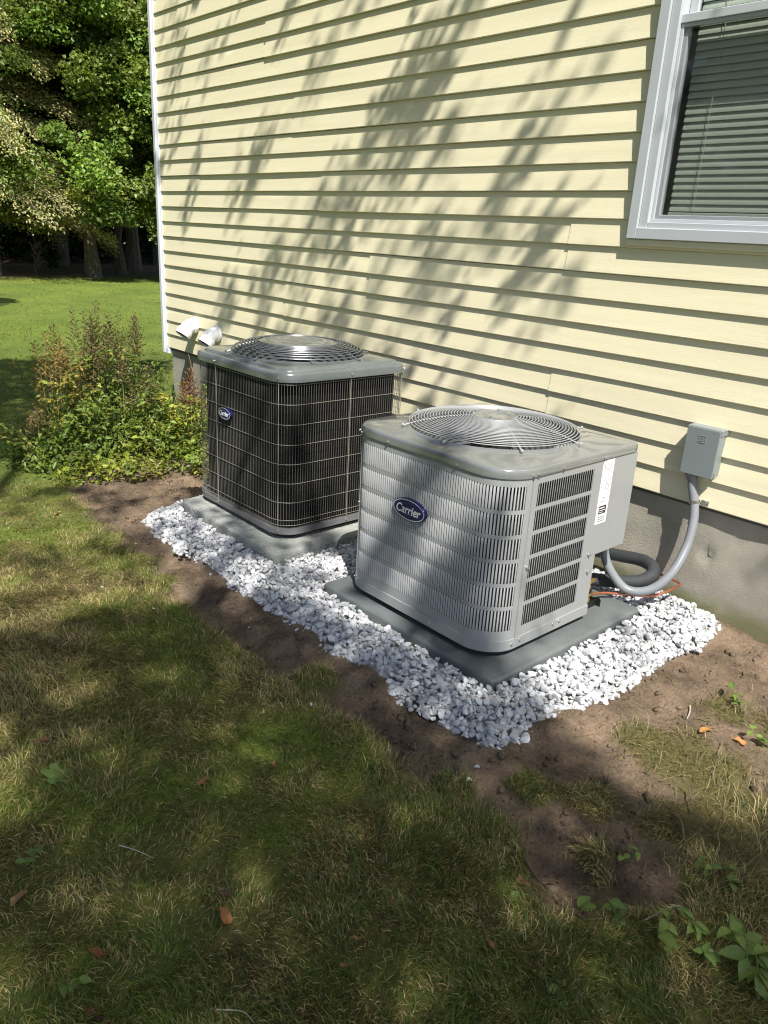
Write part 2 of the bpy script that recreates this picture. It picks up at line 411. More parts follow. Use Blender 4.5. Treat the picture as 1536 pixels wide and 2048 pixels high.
def gz(x, y):
    """ground height"""
    x = np.asarray(x, float); y = np.asarray(y, float)
    base = -0.12 * (1 - sstep(0.0, 2.3, x))
    d = dirt(x, y)
    near = sstep(-3, 1, x) * (1 - sstep(7, 10, x))
    h = (fbm(x * 1.7, y * 1.7, 1) - 0.5) * 0.05 + (fbm(x * 9, y * 9, 2) - 0.5) * 0.02
    rough = (fbm(x * 7, y * 7, 7, 5) - 0.5) * 0.080 + (fbm(x * 22, y * 22, 8, 3) - 0.5) * 0.026
    rut = -0.05 * np.exp(-((y - np.interp(x, DX, DY) - 0.07) / 0.06) ** 2) * sstep(2.5, 3.2, x) * (0.4 + fbm(x * 4, y * 4, 9))
    g = in_poly(x, y, GRAVEL)
    h = h * near + near * d * (rough + rut - 0.008)
    flat = np.where(g, np.clip(poly_dist(x, y, GRAVEL) / 0.05, 0, 1), 0)
    h = h * (1 - flat) + flat * (-0.012 + 0.030 * np.minimum(1, poly_dist(x, y, GRAVEL) / 0.09))
    h = h * sstep(0.05, -0.1, y) if False else h
    return base + h

xs = np.concatenate([np.array([-140, -90, -60, -45, -35, -28]), np.arange(-24, -4, 0.5), np.arange(-4, 0.8, 0.1), np.arange(0.8, 6.0, 0.02), np.arange(6.0, 9, 0.15), np.array([9.5, 11, 14, 18, 25, 40, 70, 140])])
ys = np.concatenate([np.array([-140, -80, -50, -30, -20, -14, -10, -8, -6.5]), np.arange(-5.5, -3.2, 0.12), np.arange(-3.2, 0.16, 0.02), np.arange(0.2, 9, 0.4), np.array([10, 12, 16, 22, 32, 50, 90, 140])])
X, Y = np.meshgrid(xs, ys); Z = gz(X, Y); DM = dirt(X, Y)
def dry_f(x, y):
    v = fbm(x * 2.4, y * 2.4, 12, 3) * 0.55 + fbm(x * 9, y * 9, 13, 3) * 0.45
    near = sstep(0.5, 2.6, x)
    return np.clip((v - 0.36) * 3.6, 0, 1) * near * (0.45 + 0.55 * sstep(-2.75, -2.2, y)) + (1 - near) * np.clip((fbm(x * .35, y * .35, 14) - 0.5) * 1.3, 0, 0.6) * (1 + sstep(-9, -13, x))
nx, ny = len(xs), len(ys)
idx = np.arange(nx * ny).reshape(ny, nx)
F = np.stack([idx[:-1, :-1], idx[:-1, 1:], idx[1:, 1:], idx[1:, :-1]], -1).reshape(-1, 4)
dr = np.maximum(dry_f(X, Y), .9 * sstep(-1.4, -1.15, Y) * sstep(4.45, 4.65, X) * (Y < .3))
woods_floor = sstep(-14.6, -15.8, X + 0 * Y)
soilmask = np.clip(DM + in_poly(X, Y, GRAVEL) + woods_floor * 0.9, 0, 1)
ground = mesh_np('ground', np.stack([X, Y, Z], -1).reshape(-1, 3), F, M_ground, np.stack([soilmask, dr, 0.95 * in_poly(X, Y, GRAVEL) * sstep(.015, .05, poly_dist(X, Y, GRAVEL))], -1).reshape(-1, 3), smooth=True)
tag(ground, 'lawn and bare brown soil beside the house', kind='structure')

# ------------------------------------------------------------------ house
CH = 0.1016
house = thing('house', (0, 0, 0), 'cream house wall of horizontal vinyl siding on a concrete foundation', 'house')
XR = 7.6; NP = 23
WX0, WX1, WZ0, WZ1 = 3.915, 4.86, ZS + 0.946, ZS + 2.42      # window outline
mb = MB()   # sheathing round the window opening
mb.box(0.0, WX0 + 0.03, 0.004, 0.11, ZS - 0.02, ZS + NP * 2 * CH)
mb.box(WX1 - 0.03, XR, 0.004, 0.11, ZS - 0.02, ZS + NP * 2 * CH)
mb.box(WX0 + 0.03, WX1 - 0.03, 0.004, 0.11, ZS - 0.02, WZ0 + 0.03)
mb.box(WX0 + 0.03, WX1 - 0.03, 0.004, 0.11, WZ1 - 0.03, ZS + NP * 2 * CH)
mb.build('wall_sheathing', M_room, house)
mb = MB()
ztop = ZS + NP * 2 * CH
mb.box(0.0, 0.10, 0.112, 8.0, ZS - 0.02, ztop); mb.box(XR - 0.1, XR, 0.112, 8.0, ZS - 0.02, ztop); mb.box(0.0, XR, 8.0, 8.1, ZS - 0.02, ztop)
mb.box(0.101, XR - 0.101, 0.112, 7.99, ZS - 0.1, ZS - 0.02)
mb.build('rear_wall', M_vinyl, house)
mb = MB(); mb.add([(-0.25, -0.12, ztop), (XR + .25, -0.12, ztop), (XR + .25, 8.3, ztop), (-.25, 8.3, ztop), (-.25, 4.1, ztop + 2.2), (XR + .25, 4.1, ztop + 2.2)],
                  [(0, 1, 5, 4), (2, 3, 4, 5), (0, 4, 3), (1, 2, 5), (3, 2, 1, 0)])
mb.build('roof', M_roof, house)

def siding_panel(x0, x1, row, dy=0.0, dz=0.0, seed=0):
    n = max(2, int((x1 - x0) / 0.10)); mbp = MB(); loops = []
    z0 = ZS + row * 2 * CH
    for i in range(n + 1):
        x = x0 + (x1 - x0) * i / n
        w = (float(vnoise(x * 1.1, row * 3.7 + seed, 21)) - .5) * 0.0034 + dy
        wz = (float(vnoise(x * 0.9, row * 5.1 + seed, 22)) - .5) * 0.0022 + dz
        prof = []
        for c in (0, 1):
            zb = z0 + c * CH + wz
            prof += [(-0.002, zb + 0.0005), (-0.0140 + w, zb), (-0.0155 + w, zb + 0.003), (-0.0092 + w, zb + CH * .5), (-0.0035 + w, zb + CH - 0.001)]
        loops.append([(x, p[0], p[1]) for p in prof])
    mbp.loft(loops, closed=False)
    # end return, so that a lap shows its edge
    m_ = len(loops[0])
    mbp.add([loops[0][k] for k in range(m_)] + [(loops[0][k][0], loops[0][k][1] + 0.0022, loops[0][k][2]) for k in range(m_)], [(k, k + 1, m_ + k + 1, m_ + k) for k in range(m_ - 1)])
    return mbp.build('siding_panel', M_vinyl, house, smooth=True, angle=25)
SEAM = {0: 2.15, 1: 3.63, 2: 1.595, 3: 2.38, 4: 3.635, 5: 1.94, 6: 0.597, 7: 1.67, 8: 0.925, 9: 1.385, 10: 0.34, 11: 2.2, 12: 1.2, 13: 2.7, 14: 0.8}
for r in range(NP):
    s = SEAM.get(r, 0.7 + (r * 1.37) % 2.4)
    za, zb = ZS + r * 2 * CH, ZS + (r + 1) * 2 * CH
    spans = [(0.0, s + 0.02, 0.0, 0.0)]
    if zb > WZ0 + 0.09 and za < WZ1 - 0.08:
        if s < WX0 - 0.05: spans.append((s, WX0 + 0.006, -0.0030, -0.0020))
        spans.append((WX1 - 0.006, XR, 0.0, 0.0))
    else:
        spans.append((s, XR, -0.0030, -0.0020))
    for k, (a, b, dy, dz) in enumerate(spans): siding_panel(a, b, r, dy, dz, k * 7.3)

mb = MB()   # outside corner post, two flanges
mb.bbox(-0.030, 0.004, -0.034, 0.05, ZS - 0.045, ztop, 0.003)
mb.bbox(0.004, 0.016, -0.020, 0.02, ZS - 0.001, ztop, 0.002)
mb.build('corner_trim', M_trim, house)
mb = MB(); mb.bbox(0.0045, 0.043, -0.026, 0.010, ZS - 0.047, ZS - 0.004, 0.002); mb.bbox(0.0435, 0.05, -0.018, 0.010, ZS - 0.047, ZS - 0.004, 0.001)
mb.build('corner_trim_foot', M_trim, house)

# foundation, with a few pits and tie marks modelled as recesses
fx = np.concatenate([np.arange(0.05, 2.0, 0.1), np.arange(2.0, 5.6, 0.025), np.arange(5.6, XR + 0.01, 0.25)]); fz = np.linspace(-0.5, ZS + 0.0, 38)
FX, FZ = np.meshgrid(fx, fz); FY = 0.010 + (fbm(FX * 6, FZ * 6, 31, 4) - .5) * 0.008
for (cx, cz, r, dp) in [(4.447, 0.225, 0.016, 0.02), (4.452, 0.25, 0.009, 0.01), (4.30, 0.30, 0.012, 0.010), (4.56, 0.315, 0.012, 0.012), (4.61, 0.19, 0.012, 0.012), (4.36, 0.2, 0.008, .008)]:
    FY = FY + dp * np.exp(-(((FX - cx) ** 2 + ((FZ - cz) * .8) ** 2) / r ** 2))
idx = np.arange(FX.size).reshape(FX.shape)
F = np.stack([idx[:-1, :-1], idx[:-1, 1:], idx[1:, 1:], idx[1:, :-1]], -1).reshape(-1, 4)
mesh_np('foundation', np.stack([FX, FY, FZ], -1).reshape(-1, 3), F, M_conc, parent=house, smooth=True)
mb = MB(); mb.box(0.05, 0.30, 0.033, 8, -0.5, ZS - 0.021); mb.build('foundation_return', M_conc, house)

# window: double hung
mb = MB()
def frame_ring(mb, x0, x1, z0, z1, w, y0, y1, b=0.002):
    mb.bbox(x0, x0 + w, y0, y1, z0, z1, b); mb.bbox(x1 - w, x1, y0, y1, z0, z1, b)
    mb.bbox(x0 + w, x1 - w, y0, y1, z0, z0 + w, b); mb.bbox(x0 + w, x1 - w, y0, y1, z1 - w, z1, b)
frame_ring(mb, WX0, WX1, WZ0, WZ1, 0.040, -0.040, 0.004)
win = mb.build('window', M_wtrim, house)
mb = MB(); frame_ring(mb, WX0 + 0.0405, WX1 - 0.0405, WZ0 + 0.0255, WZ1 - 0.0255, 0.036, -0.030, 0.05)
mb.build('frame', M_wtrim, win)
mb = MB(); mb.bbox(WX0 - 0.004, WX1 + 0.004, -0.030, 0.003, WZ0 - 0.024, WZ0 - 0.001, 0.002); mb.build('sill', M_vinyl, win)
SX0, SX1 = WX0 + 0.077, WX1 - 0.077; ZM = ZS + 1.655
mb = MB(); frame_ring(mb, SX0 + 0.0005, SX1 - 0.0005, WZ0 + 0.062, ZM + 0.02, 0.026, -0.004, 0.022); mb.build('lower_sash', M_wtrim, win)
mb = MB(); frame_ring(mb, SX0 + 0.0005, SX1 - 0.0005, ZM - 0.005, WZ1 - 0.062, 0.032, 0.024, 0.046); mb.build('upper_sash', M_wtrim, win)
mb = MB(); mb.bbox(SX0 - 0.006, SX1 + 0.006, -0.018, -0.005, ZM - 0.002, ZM + 0.026, 0.002); mb.build('meeting_rail', M_wtrim, win)
mb = MB(); mb.box(SX0 + 0.022, SX1 - 0.022, 0.007, 0.010, WZ0 + 0.085, ZM - 0.01); mb.build('lower_pane', M_glass, win)
mb = MB(); mb.box(SX0 + 0.03, SX1 - 0.03, 0.034, 0.037, ZM + 0.02, WZ1 - 0.093); mb.build('upper_pane', M_glass, win)

def screen_mat():
    m, N, L, P = new_mat('insect_screen'); tr = N.new('ShaderNodeBsdfTransparent')
    P.inputs['Base Color'].default_value = (0.05, 0.055, 0.05, 1); P.inputs['Roughness'].default_value = 0.7
    ms = N.new('ShaderNodeMixShader'); ms.inputs[0].default_value = 0.14
    L.new(tr.outputs[0], ms.inputs[1]); L.new(P.outputs[0], ms.inputs[2]); L.new(ms.outputs[0], N['Material Output'].inputs['Surface']); return m
mb = MB(); mb.box(SX0 + 0.0, SX1 - 0.0, -0.0075, -0.0065, WZ0 + 0.064, ZM - 0.003); mb.build('insect_screen', screen_mat(), win)
mb = MB(); frame_ring(mb, SX0 + 0.0005, SX1 - 0.0005, WZ0 + 0.0625, ZM - 0.0025, 0.011, -0.012, -0.0045, .001); mb.build('screen_frame', M_wtrim, win)
blind = thing('window_blind', (WX0 + .4, 0.085, WZ0 + 0.1), 'horizontal slat blind hanging inside the window', 'blind')
zb = WZ0 + 0.105; zt = WZ1 - 0.11; ns = int((zt - zb) / 0.0250)
for i in range(ns):
    z = zb + (zt - zb) * (i + 0.5) / ns
    mbs = MB(); mbs.loft([[(x, 0.072 + dy, z + dz) for dy, dz in ((-0.0042, -0.0120), (-0.0028, -0.0040), (0.0005, 0.0040), (0.0042, 0.0115))] for x in (WX0 + 0.10, WX1 - 0.10)], closed=False)
    mbs.loft([[(x, 0.072 + dy, z + dz - .0012) for dy, dz in ((0.0042, 0.0115), (0.0005, 0.0040), (-0.0028, -0.0040), (-0.0042, -0.0120))] for x in (WX0 + 0.10, WX1 - 0.10)], closed=False)
    mbs.build('slat', M_slat, blind)
mb = MB(); mb.bbox(WX0 + 0.10, WX1 - 0.10, 0.060, 0.084, zb - 0.02, zb - 0.005, 0.002); mb.build('bottom_rail', M_slat, blind)
for x in (WX0 + 0.2, WX1 - 0.2):
    mb = MB(); mb.tube([(x, 0.060, zb), (x, 0.060, WZ1 - 0.1)], 0.0012, 5); mb.build('ladder_cord', M_slat, blind)
mb = MB(); mb.bbox(WX0 + 0.09, WX1 - 0.09, 0.07, 0.1, WZ1 - 0.1, WZ1 - 0.06, 0.002); mb.build('head_rail', M_slat, blind)

# ------------------------------------------------------------------ vent elbows
def elbow(x, z, label):
    t = thing('vent_elbow', (x, 0, z), label, 'vent pipe', 'white plastic vent elbows on the wall')
    pts = [Vector((x, 0.06, z)), Vector((x, -0.03, z))]
    r = 0.080; a_end = R_(52)
    for i in range(1, 10):
        a = a_end * i / 9
        pts.append(Vector((x, -0.03 - r * math.sin(a), z - r * (1 - math.cos(a)))))
    dirv = Vector((0, -math.cos(a_end), -math.sin(a_end)))
    e = pts[-1]
    mbp = MB(); mbp.tube(pts, 0.0500, 24, cap=False); mbp.build('bend', M_pvc, t, smooth=True, angle=50)
    mbp = MB()
    prof = [(0.0, 0.0500), (0.0, 0.0560), (0.004, 0.0572), (0.042, 0.0572), (0.045, 0.0560), (0.045, 0.0500), (-0.02, 0.0485)]
    u = Vector((1, 0, 0)); w = dirv.cross(u)
    mbp.loft([[e + dirv * d + (u * math.cos(2 * math.pi * k / 28) + w * math.sin(2 * math.pi * k / 28)) * rr for k in range(28)] for d, rr in prof])
    mbp.build('hub', M_pvc, t, smooth=True)
    mbp = MB(); mbp.loft([[(x + rr * math.cos(2 * math.pi * k / 28), yy, z + rr * math.sin(2 * math.pi * k / 28)) for k in range(28)] for yy, rr in ((-0.010, 0.0510), (-0.020, 0.0510), (-0.022, 0.0562), (-0.036, 0.0572), (-0.038, 0.0508))])
    mbp.build('wall_hub', M_pvc, t, smooth=True)
    mbp = MB(); mbp.loft([[e + dirv * d + (u * math.cos(2 * math.pi * k / 20) + w * math.sin(2 * math.pi * k / 20)) * 0.0480 for k in range(20)] for d in (0.035, 0.0)], cap1=True)
    mbp.build('bore', M_black, t)
elbow(0.47, ZS + 0.215, 'white plastic vent elbow nearest the white corner post')
elbow(0.79, ZS + 0.195, 'white plastic vent elbow nearer the dark condenser')

# ------------------------------------------------------------------ pads
def rr_point(th, hw, hd, rad):
    """ray from the centre at angle th to a rounded rectangle; rad per quadrant (+x+y, -x+y, -x-y, +x-y)"""
    c, s = math.cos(th), math.sin(th)
    q = (0 if s >= 0 else 3) if c >= 0 else (1 if s >= 0 else 2)
    r = rad[q]; ac, as_ = abs(c), abs(s)
    t = min(hw / ac if ac > 1e-9 else 1e9, hd / as_ if as_ > 1e-9 else 1e9)
    x, y = ac * t, as_ * t
    if x > hw - r and y > hd - r and r > 0:
        cx, cy = hw - r, hd - r
        b = ac * cx + as_ * cy; d = b * b - (cx * cx + cy * cy - r * r); t = b + math.sqrt(max(0, d)); x, y = ac * t, as_ * t
    return (math.copysign(x, c), math.copysign(y, s))
def corner_angles(n, hw, hd):
    a = [2 * math.pi * k / n for k in range(n)]
    k = math.atan2(hd, hw)
    for c in (k, math.pi - k, math.pi + k, 2 * math.pi - k):
        for d in np.linspace(-0.16, 0.16, 13): a.append((c + d) % (2 * math.pi))
    return sorted(set(round(v, 5) for v in a))
def rr_loop(ang, cx, cy, z, hw, hd, rad): return [(cx + p[0], cy + p[1], z) for p in (rr_point(t, hw, hd, rad) for t in ang)]

def slab(name, cx, cy, hw, hd, z0, z1, rad, edge, m, label, rough=0.0, taper=0.0):
    ang = corner_angles(96, hw, hd); mbp = MB(); loops = []
    prof = [(taper, z0), (taper * .3, (z0 + z1) / 2)]
    for i in range(6):
        a = i / 5 * math.pi / 2; prof.append((edge * (1 - math.cos(a)), z1 - edge + edge * math.sin(a)))
    prof += [(edge + 0.05, z1 + 0.0006), (edge + 0.15, z1 + 0.001)]
    for ins, z in prof:
        l = rr_loop(ang, cx, cy, z, hw - ins, hd - ins, [max(0.006, rad - ins)] * 4)
        if rough:
            l = [(x + (float(fbm(x * 14 + 3, y * 14 + z * 20, 41, 3)) - .5) * rough, y + (float(fbm(x * 14, y * 14 + z * 20, 42, 3)) - .5) * rough, zz + (float(fbm(x * 9, y * 9, 43, 3)) - .5) * rough * .6) for x, y, zz in l]
        loops.append(l)
    mbp.loft(loops, True, False, True)
    o = mbp.build(name, m, None, smooth=True, angle=60)
    return tag(o, label, 'equipment pad', 'condenser pads')
slab('equipment_pad', 2.793, -0.765, 0.408, 0.395, -0.10, 0.080, 0.03, 0.018, M_padc, 'weathered concrete slab under the dark wire-guarded condenser', rough=0.024)
slab('equipment_pad', 3.936, -0.714, 0.438, 0.426, -0.06, 0.060, 0.022, 0.012, M_padp, 'smooth blue grey slab under the light grey condenser', taper=-0.006)

# ------------------------------------------------------------------ condenser helpers
class Perim:
    """outline of a rounded box walked back-left > front-left > front-right > back-right, by arc length"""
    def __init__(s, cx, cy, hw, hd, rBL, rFL, rFR, rBR):
        P = []; 
        def arc(x, y, r, a0, a1):
            for i in range(17):
                a = R_(a0 + (a1 - a0) * i / 16); P.append((x + r * math.cos(a), y + r * math.sin(a), math.cos(a), math.sin(a)))
        arc(cx - hw + rBL, cy + hd - rBL, rBL, 90, 180); s.iL = len(P) - 1
        arc(cx - hw + rFL, cy - hd + rFL, rFL, 180, 270)
        arc(cx + hw - rFR, cy - hd + rFR, rFR, 270, 360)
        arc(cx + hw - rBR, cy + hd - rBR, rBR, 0, 90)
        P.append(P[0])
        s.P = np.array(P); d = np.hypot(np.diff(s.P[:, 0]), np.diff(s.P[:, 1])); s.S = np.concatenate([[0], np.cumsum(d)]); s.L = s.S[-1]
    def at(s, t, off=0.0):
        t = t % s.L
        x, y, a, b = (float(np.interp(t, s.S, s.P[:, k])) for k in range(4)); n = math.hypot(a, b) or 1
        return x + a / n * off, y + b / n * off
    def find(s, x, y):
        t = np.linspace(0, s.L, 4000); X_ = np.interp(t, s.S, s.P[:, 0]); Y_ = np.interp(t, s.S, s.P[:, 1])
        return float(t[np.argmin((X_ - x) ** 2 + (Y_ - y) ** 2)])
    def strip(s, mb, s0, s1, z0, z1, off=0.0, th=0.002, step=0.012):
        n = max(1, int((s1 - s0) / step)); loops = []
        for i in range(n + 1):
            t = s0 + (s1 - s0) * i / n; xo, yo = s.at(t, off); xi, yi = s.at(t, off - th)
            loops.append([(xo, yo, z0), (xo, yo, z1), (xi, yi, z1), (xi, yi, z0)])
        mb.loft(loops, True, True, True)
    def skin(s, mb, z0, z1, off=0.0, step=0.012, s0=None, s1=None):
        a = 0 if s0 is None else s0; b = s.L if s1 is None else s1; n = int((b - a) / step)
        loops = [[(*s.at(a + (b - a) * i / n, off), z) for z in (z0, z1)] for i in range(n + 1)]
        mb.loft(loops, closed=False)

def circ(cx, cy, z, r, n): return [(cx + r * math.cos(2 * math.pi * k / n), cy + r * math.sin(2 * math.pi * k / n), z) for k in range(n)]
def cap_lid(cx, cy, hw, hd, rads, z0, z1, zr, R, m, parent, step=None, n=96):
    ang = corner_angles(n, hw, hd); mbp = MB(); loops = []
    def L(ins, z): loops.append(rr_loop(ang, cx, cy, z, hw - ins, hd - ins, [max(0.01, r - ins) for r in rads]))
    L(0.006, z0 + 0.001); L(0.0, z0); L(0.0, z1 - 0.012); L(0.002, z1 - 0.006); L(0.006, z1 - 0.002); L(0.012, z1)
    if step: L(0.030, z1 + 0.001); L(0.036, z1 + step * .8); L(0.042, z1 + step)
    for f in (0.35, 0.7, 1.0):
        zz = loops[-1][0][2] if f == .35 else zz
        base = rr_loop(ang, cx, cy, 0, hw - 0.045, hd - 0.045, [max(0.01, r - 0.045) for r in rads])
        zl = (z1 + (step or 0)) * (1 - f) + zr * f
        loops.append([(cx + (b[0] - cx) * (1 - f) + (R + 0.006) * math.cos(t) * f, cy + (b[1] - cy) * (1 - f) + (R + 0.006) * math.sin(t) * f, zl) for b, t in zip(base, ang)])
    for r, z in ((R + .001, zr + 0.003), (R - .004, zr + 0.001), (R - 0.008, zr - 0.02), (R - 0.012, zr - 0.16)):
        loops.append([(cx + r * math.cos(t), cy + r * math.sin(t), z) for t in ang])
    mbp.loft(loops); return mbp.build('top_cover', m, parent, smooth=True, angle=40)
def fan_parts(parent, cx, cy, z, R, m):
    mbp = MB(); mbp.tube([(cx, cy, z - 0.10), (cx, cy, z + 0.02)], 0.07, 20); mbp.build('fan_motor', M_dark, parent, smooth=True)
    for k in range(3):
        mbp = MB(); loops = []
        for i in range(9):
            r = 0.06 + (R - 0.02 - 0.06) * i / 8; a0 = 2 * math.pi * k / 3 + 0.25 * i / 8; w = 0.55 - 0.1 * i / 8
            loops.append([(cx + r * math.cos(a0 + w * (j / 5 - .5)), cy + r * math.sin(a0 + w * (j / 5 - .5)), z - 0.05 + 0.07 * (j / 5 - .5) - 0.01 * math.sin(j / 5 * math.pi)) for j in range(6)])
        mbp.loft(loops, closed=False); mbp.build('fan_blade', m, parent, smooth=True)
def screw(parent, x, y, z, nx_, ny_, r=0.0045):
    mb = MB(); p = Vector((x, y, z)); d = Vector((nx_, ny_, 0)).normalized()
    mb.tube([p - d * 0.001, p + d * 0.0025], r * 1.25, 10); mb.tube([p + d * 0.0022, p + d * 0.006], r * 0.8, 6)
    mb.build('screw', M_screw, parent, smooth=True)

def text_mb(s, size, shear=0.0, depth=0.0006, offset=0.0):
    cu = bpy.data.curves.new('text', 'FONT'); cu.body = s; cu.size = size; cu.shear = shear; cu.extrude = depth; cu.offset = offset
    cu.align_x = 'CENTER'; cu.align_y = 'CENTER'; cu.resolution_u = 3
    o = bpy.data.objects.new('text', cu); COL.objects.link(o)
    dg = bpy.context.evaluated_depsgraph_get(); me = o.evaluated_get(dg).to_mesh()
    vs_ = [v.co.copy() for v in me.vertices]; fs = [tuple(p.vertices) for p in me.polygons]
    o.evaluated_get(dg).to_mesh_clear(); bpy.data.objects.remove(o); bpy.data.curves.remove(cu)
    return vs_, fs

def badge(parent, x, y, z, w, h):
    """oval maker's plate on a face that looks towards -y"""
    n = 40
    def el(sx, yy): return [(x + w / 2 * sx * math.cos(2 * math.pi * k / n), yy, z + h / 2 * sx * (math.sin(2 * math.pi * k / n))) for k in range(n)]
    b = MB(); b.loft([el(1.0, y + 0.006), el(1.0, y - 0.004), el(0.98, y - 0.006)], True, False, True); o = b.build('maker_badge', M_navy, parent, smooth=True)
    r = MB(); rr = lambda d: [(x + (w / 2 - d) * math.cos(2 * math.pi * k / n), y - 0.0068, z + (h / 2 - d) * math.sin(2 * math.pi * k / n)) for k in range(n)]
    r.loft([rr(0.0035 * w / .15), rr(0.0060 * w / .15)]); r.build('rim_line', M_white, o)
    vs_, fs = text_mb('Carrier', w * 0.262, 0.22, 0.0004, 0.0006)
    xs_ = [v.x for v in vs_]; sc = (w * 0.74) / (max(xs_) - min(xs_)); mx_ = (max(xs_) + min(xs_)) / 2; zs_ = [v.y for v in vs_]; mz_ = (max(zs_) + min(zs_)) / 2
    t = MB(); t.add([(x + (v.x - mx_) * sc, y - 0.0075 - v.z, z + (v.y - mz_) * sc * 1.12) for v in vs_], fs); t.build('lettering', M_white, o)
    return o

# ------------------------------------------------------------------ light grey louvered condenser (front)
cx, cy, hw, hd = 3.930, -0.7275, 0.370, 0.3575
FU = thing('condenser_unit', (cx, cy, 0.07), 'light grey louvered air conditioning condenser on the blue grey slab', 'air conditioner', 'air conditioning condensers')
P1 = Perim(cx, cy, hw, hd, 0.03, 0.12, 0.12, 0.02)
s_ls = P1.find(3.618, -1.068)            # seam in the front left corner
s_rs = P1.find(4.30, -0.957)             # seam at the end of the front right corner
s_cut = P1.find(4.30, -0.55); s_br = P1.find(4.30, -0.372); s_le = P1.find(4.30, -0.634)
z0p, z1p = 0.122, 0.672
mb = MB(); P1.strip(mb, 0.0, s_cut, 0.086, 0.122, 0.004, 0.02); mb.build('base_pan', M_paint, FU, smooth=True)
mb = MB(); P1.skin(mb, 0.061, 0.090, -0.045); mb.build('base_foot', M_black, FU)
# back right: service compartment above the valves
mb = MB(); mb.bbox(cx + hw - 0.20, cx + hw + 0.001, -0.600, cy + hd + 0.001, 0.317, 0.674, 0.004); mb.build('service_compartment', M_paint, FU)
mb = MB(); mb.box(cx + hw - 0.20, cx + hw - 0.003, -0.552, -0.549, 0.10, 0.316); mb.build('valve_plate', M_paint, FU)
mb = MB(); mb.box(cx - hw + .03, cx + hw - .2, cy + hd - 0.05, cy + hd - 0.045, 0.10, 0.67); mb.build('rear_plate', M_dark, FU)
# coil behind the louvers
mb = MB(); P1.skin(mb, 0.11, 0.675, -0.022, s0=0.1, s1=s_cut - 0.02); mb.build('coil', M_coil2, FU, smooth=True)
mb = MB(); P1.skin(mb, 0.10, 0.60, -0.05, s0=0.1, s1=s_cut - 0.03); mb.box(cx - hw + .06, cx + hw - .06, cy - hd + .06, cy + hd - .06, 0.11, 0.14); mb.build('inner_lining', M_dark, FU)

def louver_panel(s0, s1, f0, f1, pitch, name, solid_to=None, rows=6, zt=0.648, zbm=0.157):
    """sheet with 'rows' rows of vertical louvers between f0 and f1"""
    e = solid_to or s1
    mbp = MB(); P1.strip(mbp, s0, e, zt, z1p); P1.strip(mbp, s0, e, z0p, zbm)
    if f0 > s0 + .001: P1.strip(mbp, s0, f0, zbm, zt)
    pr = (zt - zbm) / rows; g = 0.013
    for r in range(1, rows): P1.strip(mbp, f0, f1, zbm + pr * r - g / 2, zbm + pr * r + g / 2)
    P1.strip(mbp, f1, e, zbm, zt)
    # raised flanges at the seams
    panel = mbp.build(name, M_paint, FU, smooth=True, angle=30)
    n = int(round((f1 - f0) / pitch)); pt = (f1 - f0) / n
    for r in range(rows):
        za = zbm + pr * r + (g / 2 if r else 0); zb_ = zbm + pr * (r + 1) - (g / 2 if r < rows - 1 else 0)
        q = MB()
        for i in range(n):
            t = f0 + pt * (i + 0.5); h = pt
            hb, hf = (.30, .28) if name != 'right_panel' else (.27, .24)
            prof_ = [P1.at(t - h * hb, 0.0017), P1.at(t - h * .10, 0.0010), P1.at(t + h * .10, 0.0002), P1.at(t + h * hf, -0.0006)]
            edge_ = [P1.at(t - h * .16, -0.0004), P1.at(t - h * .06, -0.0004), P1.at(t + h * .06, -0.0006), P1.at(t + h * .20, -0.0012)]
            inn_ = [P1.at(t + h * hf, -0.0012), P1.at(t + h * .08, -0.0005), P1.at(t - h * .12, 0.0003), P1.at(t - h * hb, 0.0010)]
            q.loft([[(*p, za - .001) for p in edge_], [(*p, za + 0.004) for p in prof_], [(*p, zb_ - 0.004) for p in prof_], [(*p, zb_ + .001) for p in edge_]], closed=False)
            q.loft([[(*p, za + 0.004) for p in inn_], [(*p, zb_ - 0.004) for p in inn_]], closed=False)
        q.build('louver_row', M_paint2, panel, smooth=True, angle=60)
    return panel
louver_panel(0.06, s_ls - 0.001, 0.12, s_ls - 0.022, 0.0112, 'side_panel')
louver_panel(s_ls + 0.001, s_rs - 0.001, s_ls + 0.024, s_rs - 0.030, 0.0108, 'front_panel')
louver_panel(s_rs + 0.001, s_cut, s_rs + 0.024, s_le, 0.0122, 'right_panel')
for s_ in (s_ls, s_rs):
    mb = MB(); P1.strip(mb, s_ - 0.006, s_ - 0.0022, z0p, z1p, 0.0022, 0.002, 0.002); mb.build('seam_flange', M_paint, FU)
cap_lid(cx, cy, hw + 0.0045, hd + 0.0045, [0.03, 0.04, 0.125, 0.125], 0.674, 0.706, 0.720, 0.303, M_cap, FU)
# screws
for s_, z in [(s_ls - .02, .681), (s_ls + .012, .681), (s_ls + .16, .681), (s_rs - .28, .681), (s_rs - .012, .681), (s_rs + .014, .681), (s_rs + .14, .681), (s_le + .045, .681), (s_le + .058, .681)]:
    x_, y_ = P1.at(s_, 0.0045); x2, y2 = P1.at(s_, 0.02); screw(FU, x_, y_, z, x2 - x_, y2 - y_)
for s_, z in [(s_ls + .012, .42), (s_ls - .02, .107), (s_ls + .014, .11), (s_rs - .34, .105), (s_rs - .02, .105), (s_rs + .02, .11), (s_rs + .2, .11), (s_rs + .235, .112), (s_rs + .014, .37), (s_le + .04, .33), (s_le + .05, .262)]:
    x_, y_ = P1.at(s_, 0.003); x2, y2 = P1.at(s_, 0.02); screw(FU, x_, y_, z, x2 - x_, y2 - y_)
badge(FU, 3.905, -1.0905, 0.475, 0.158, 0.078)
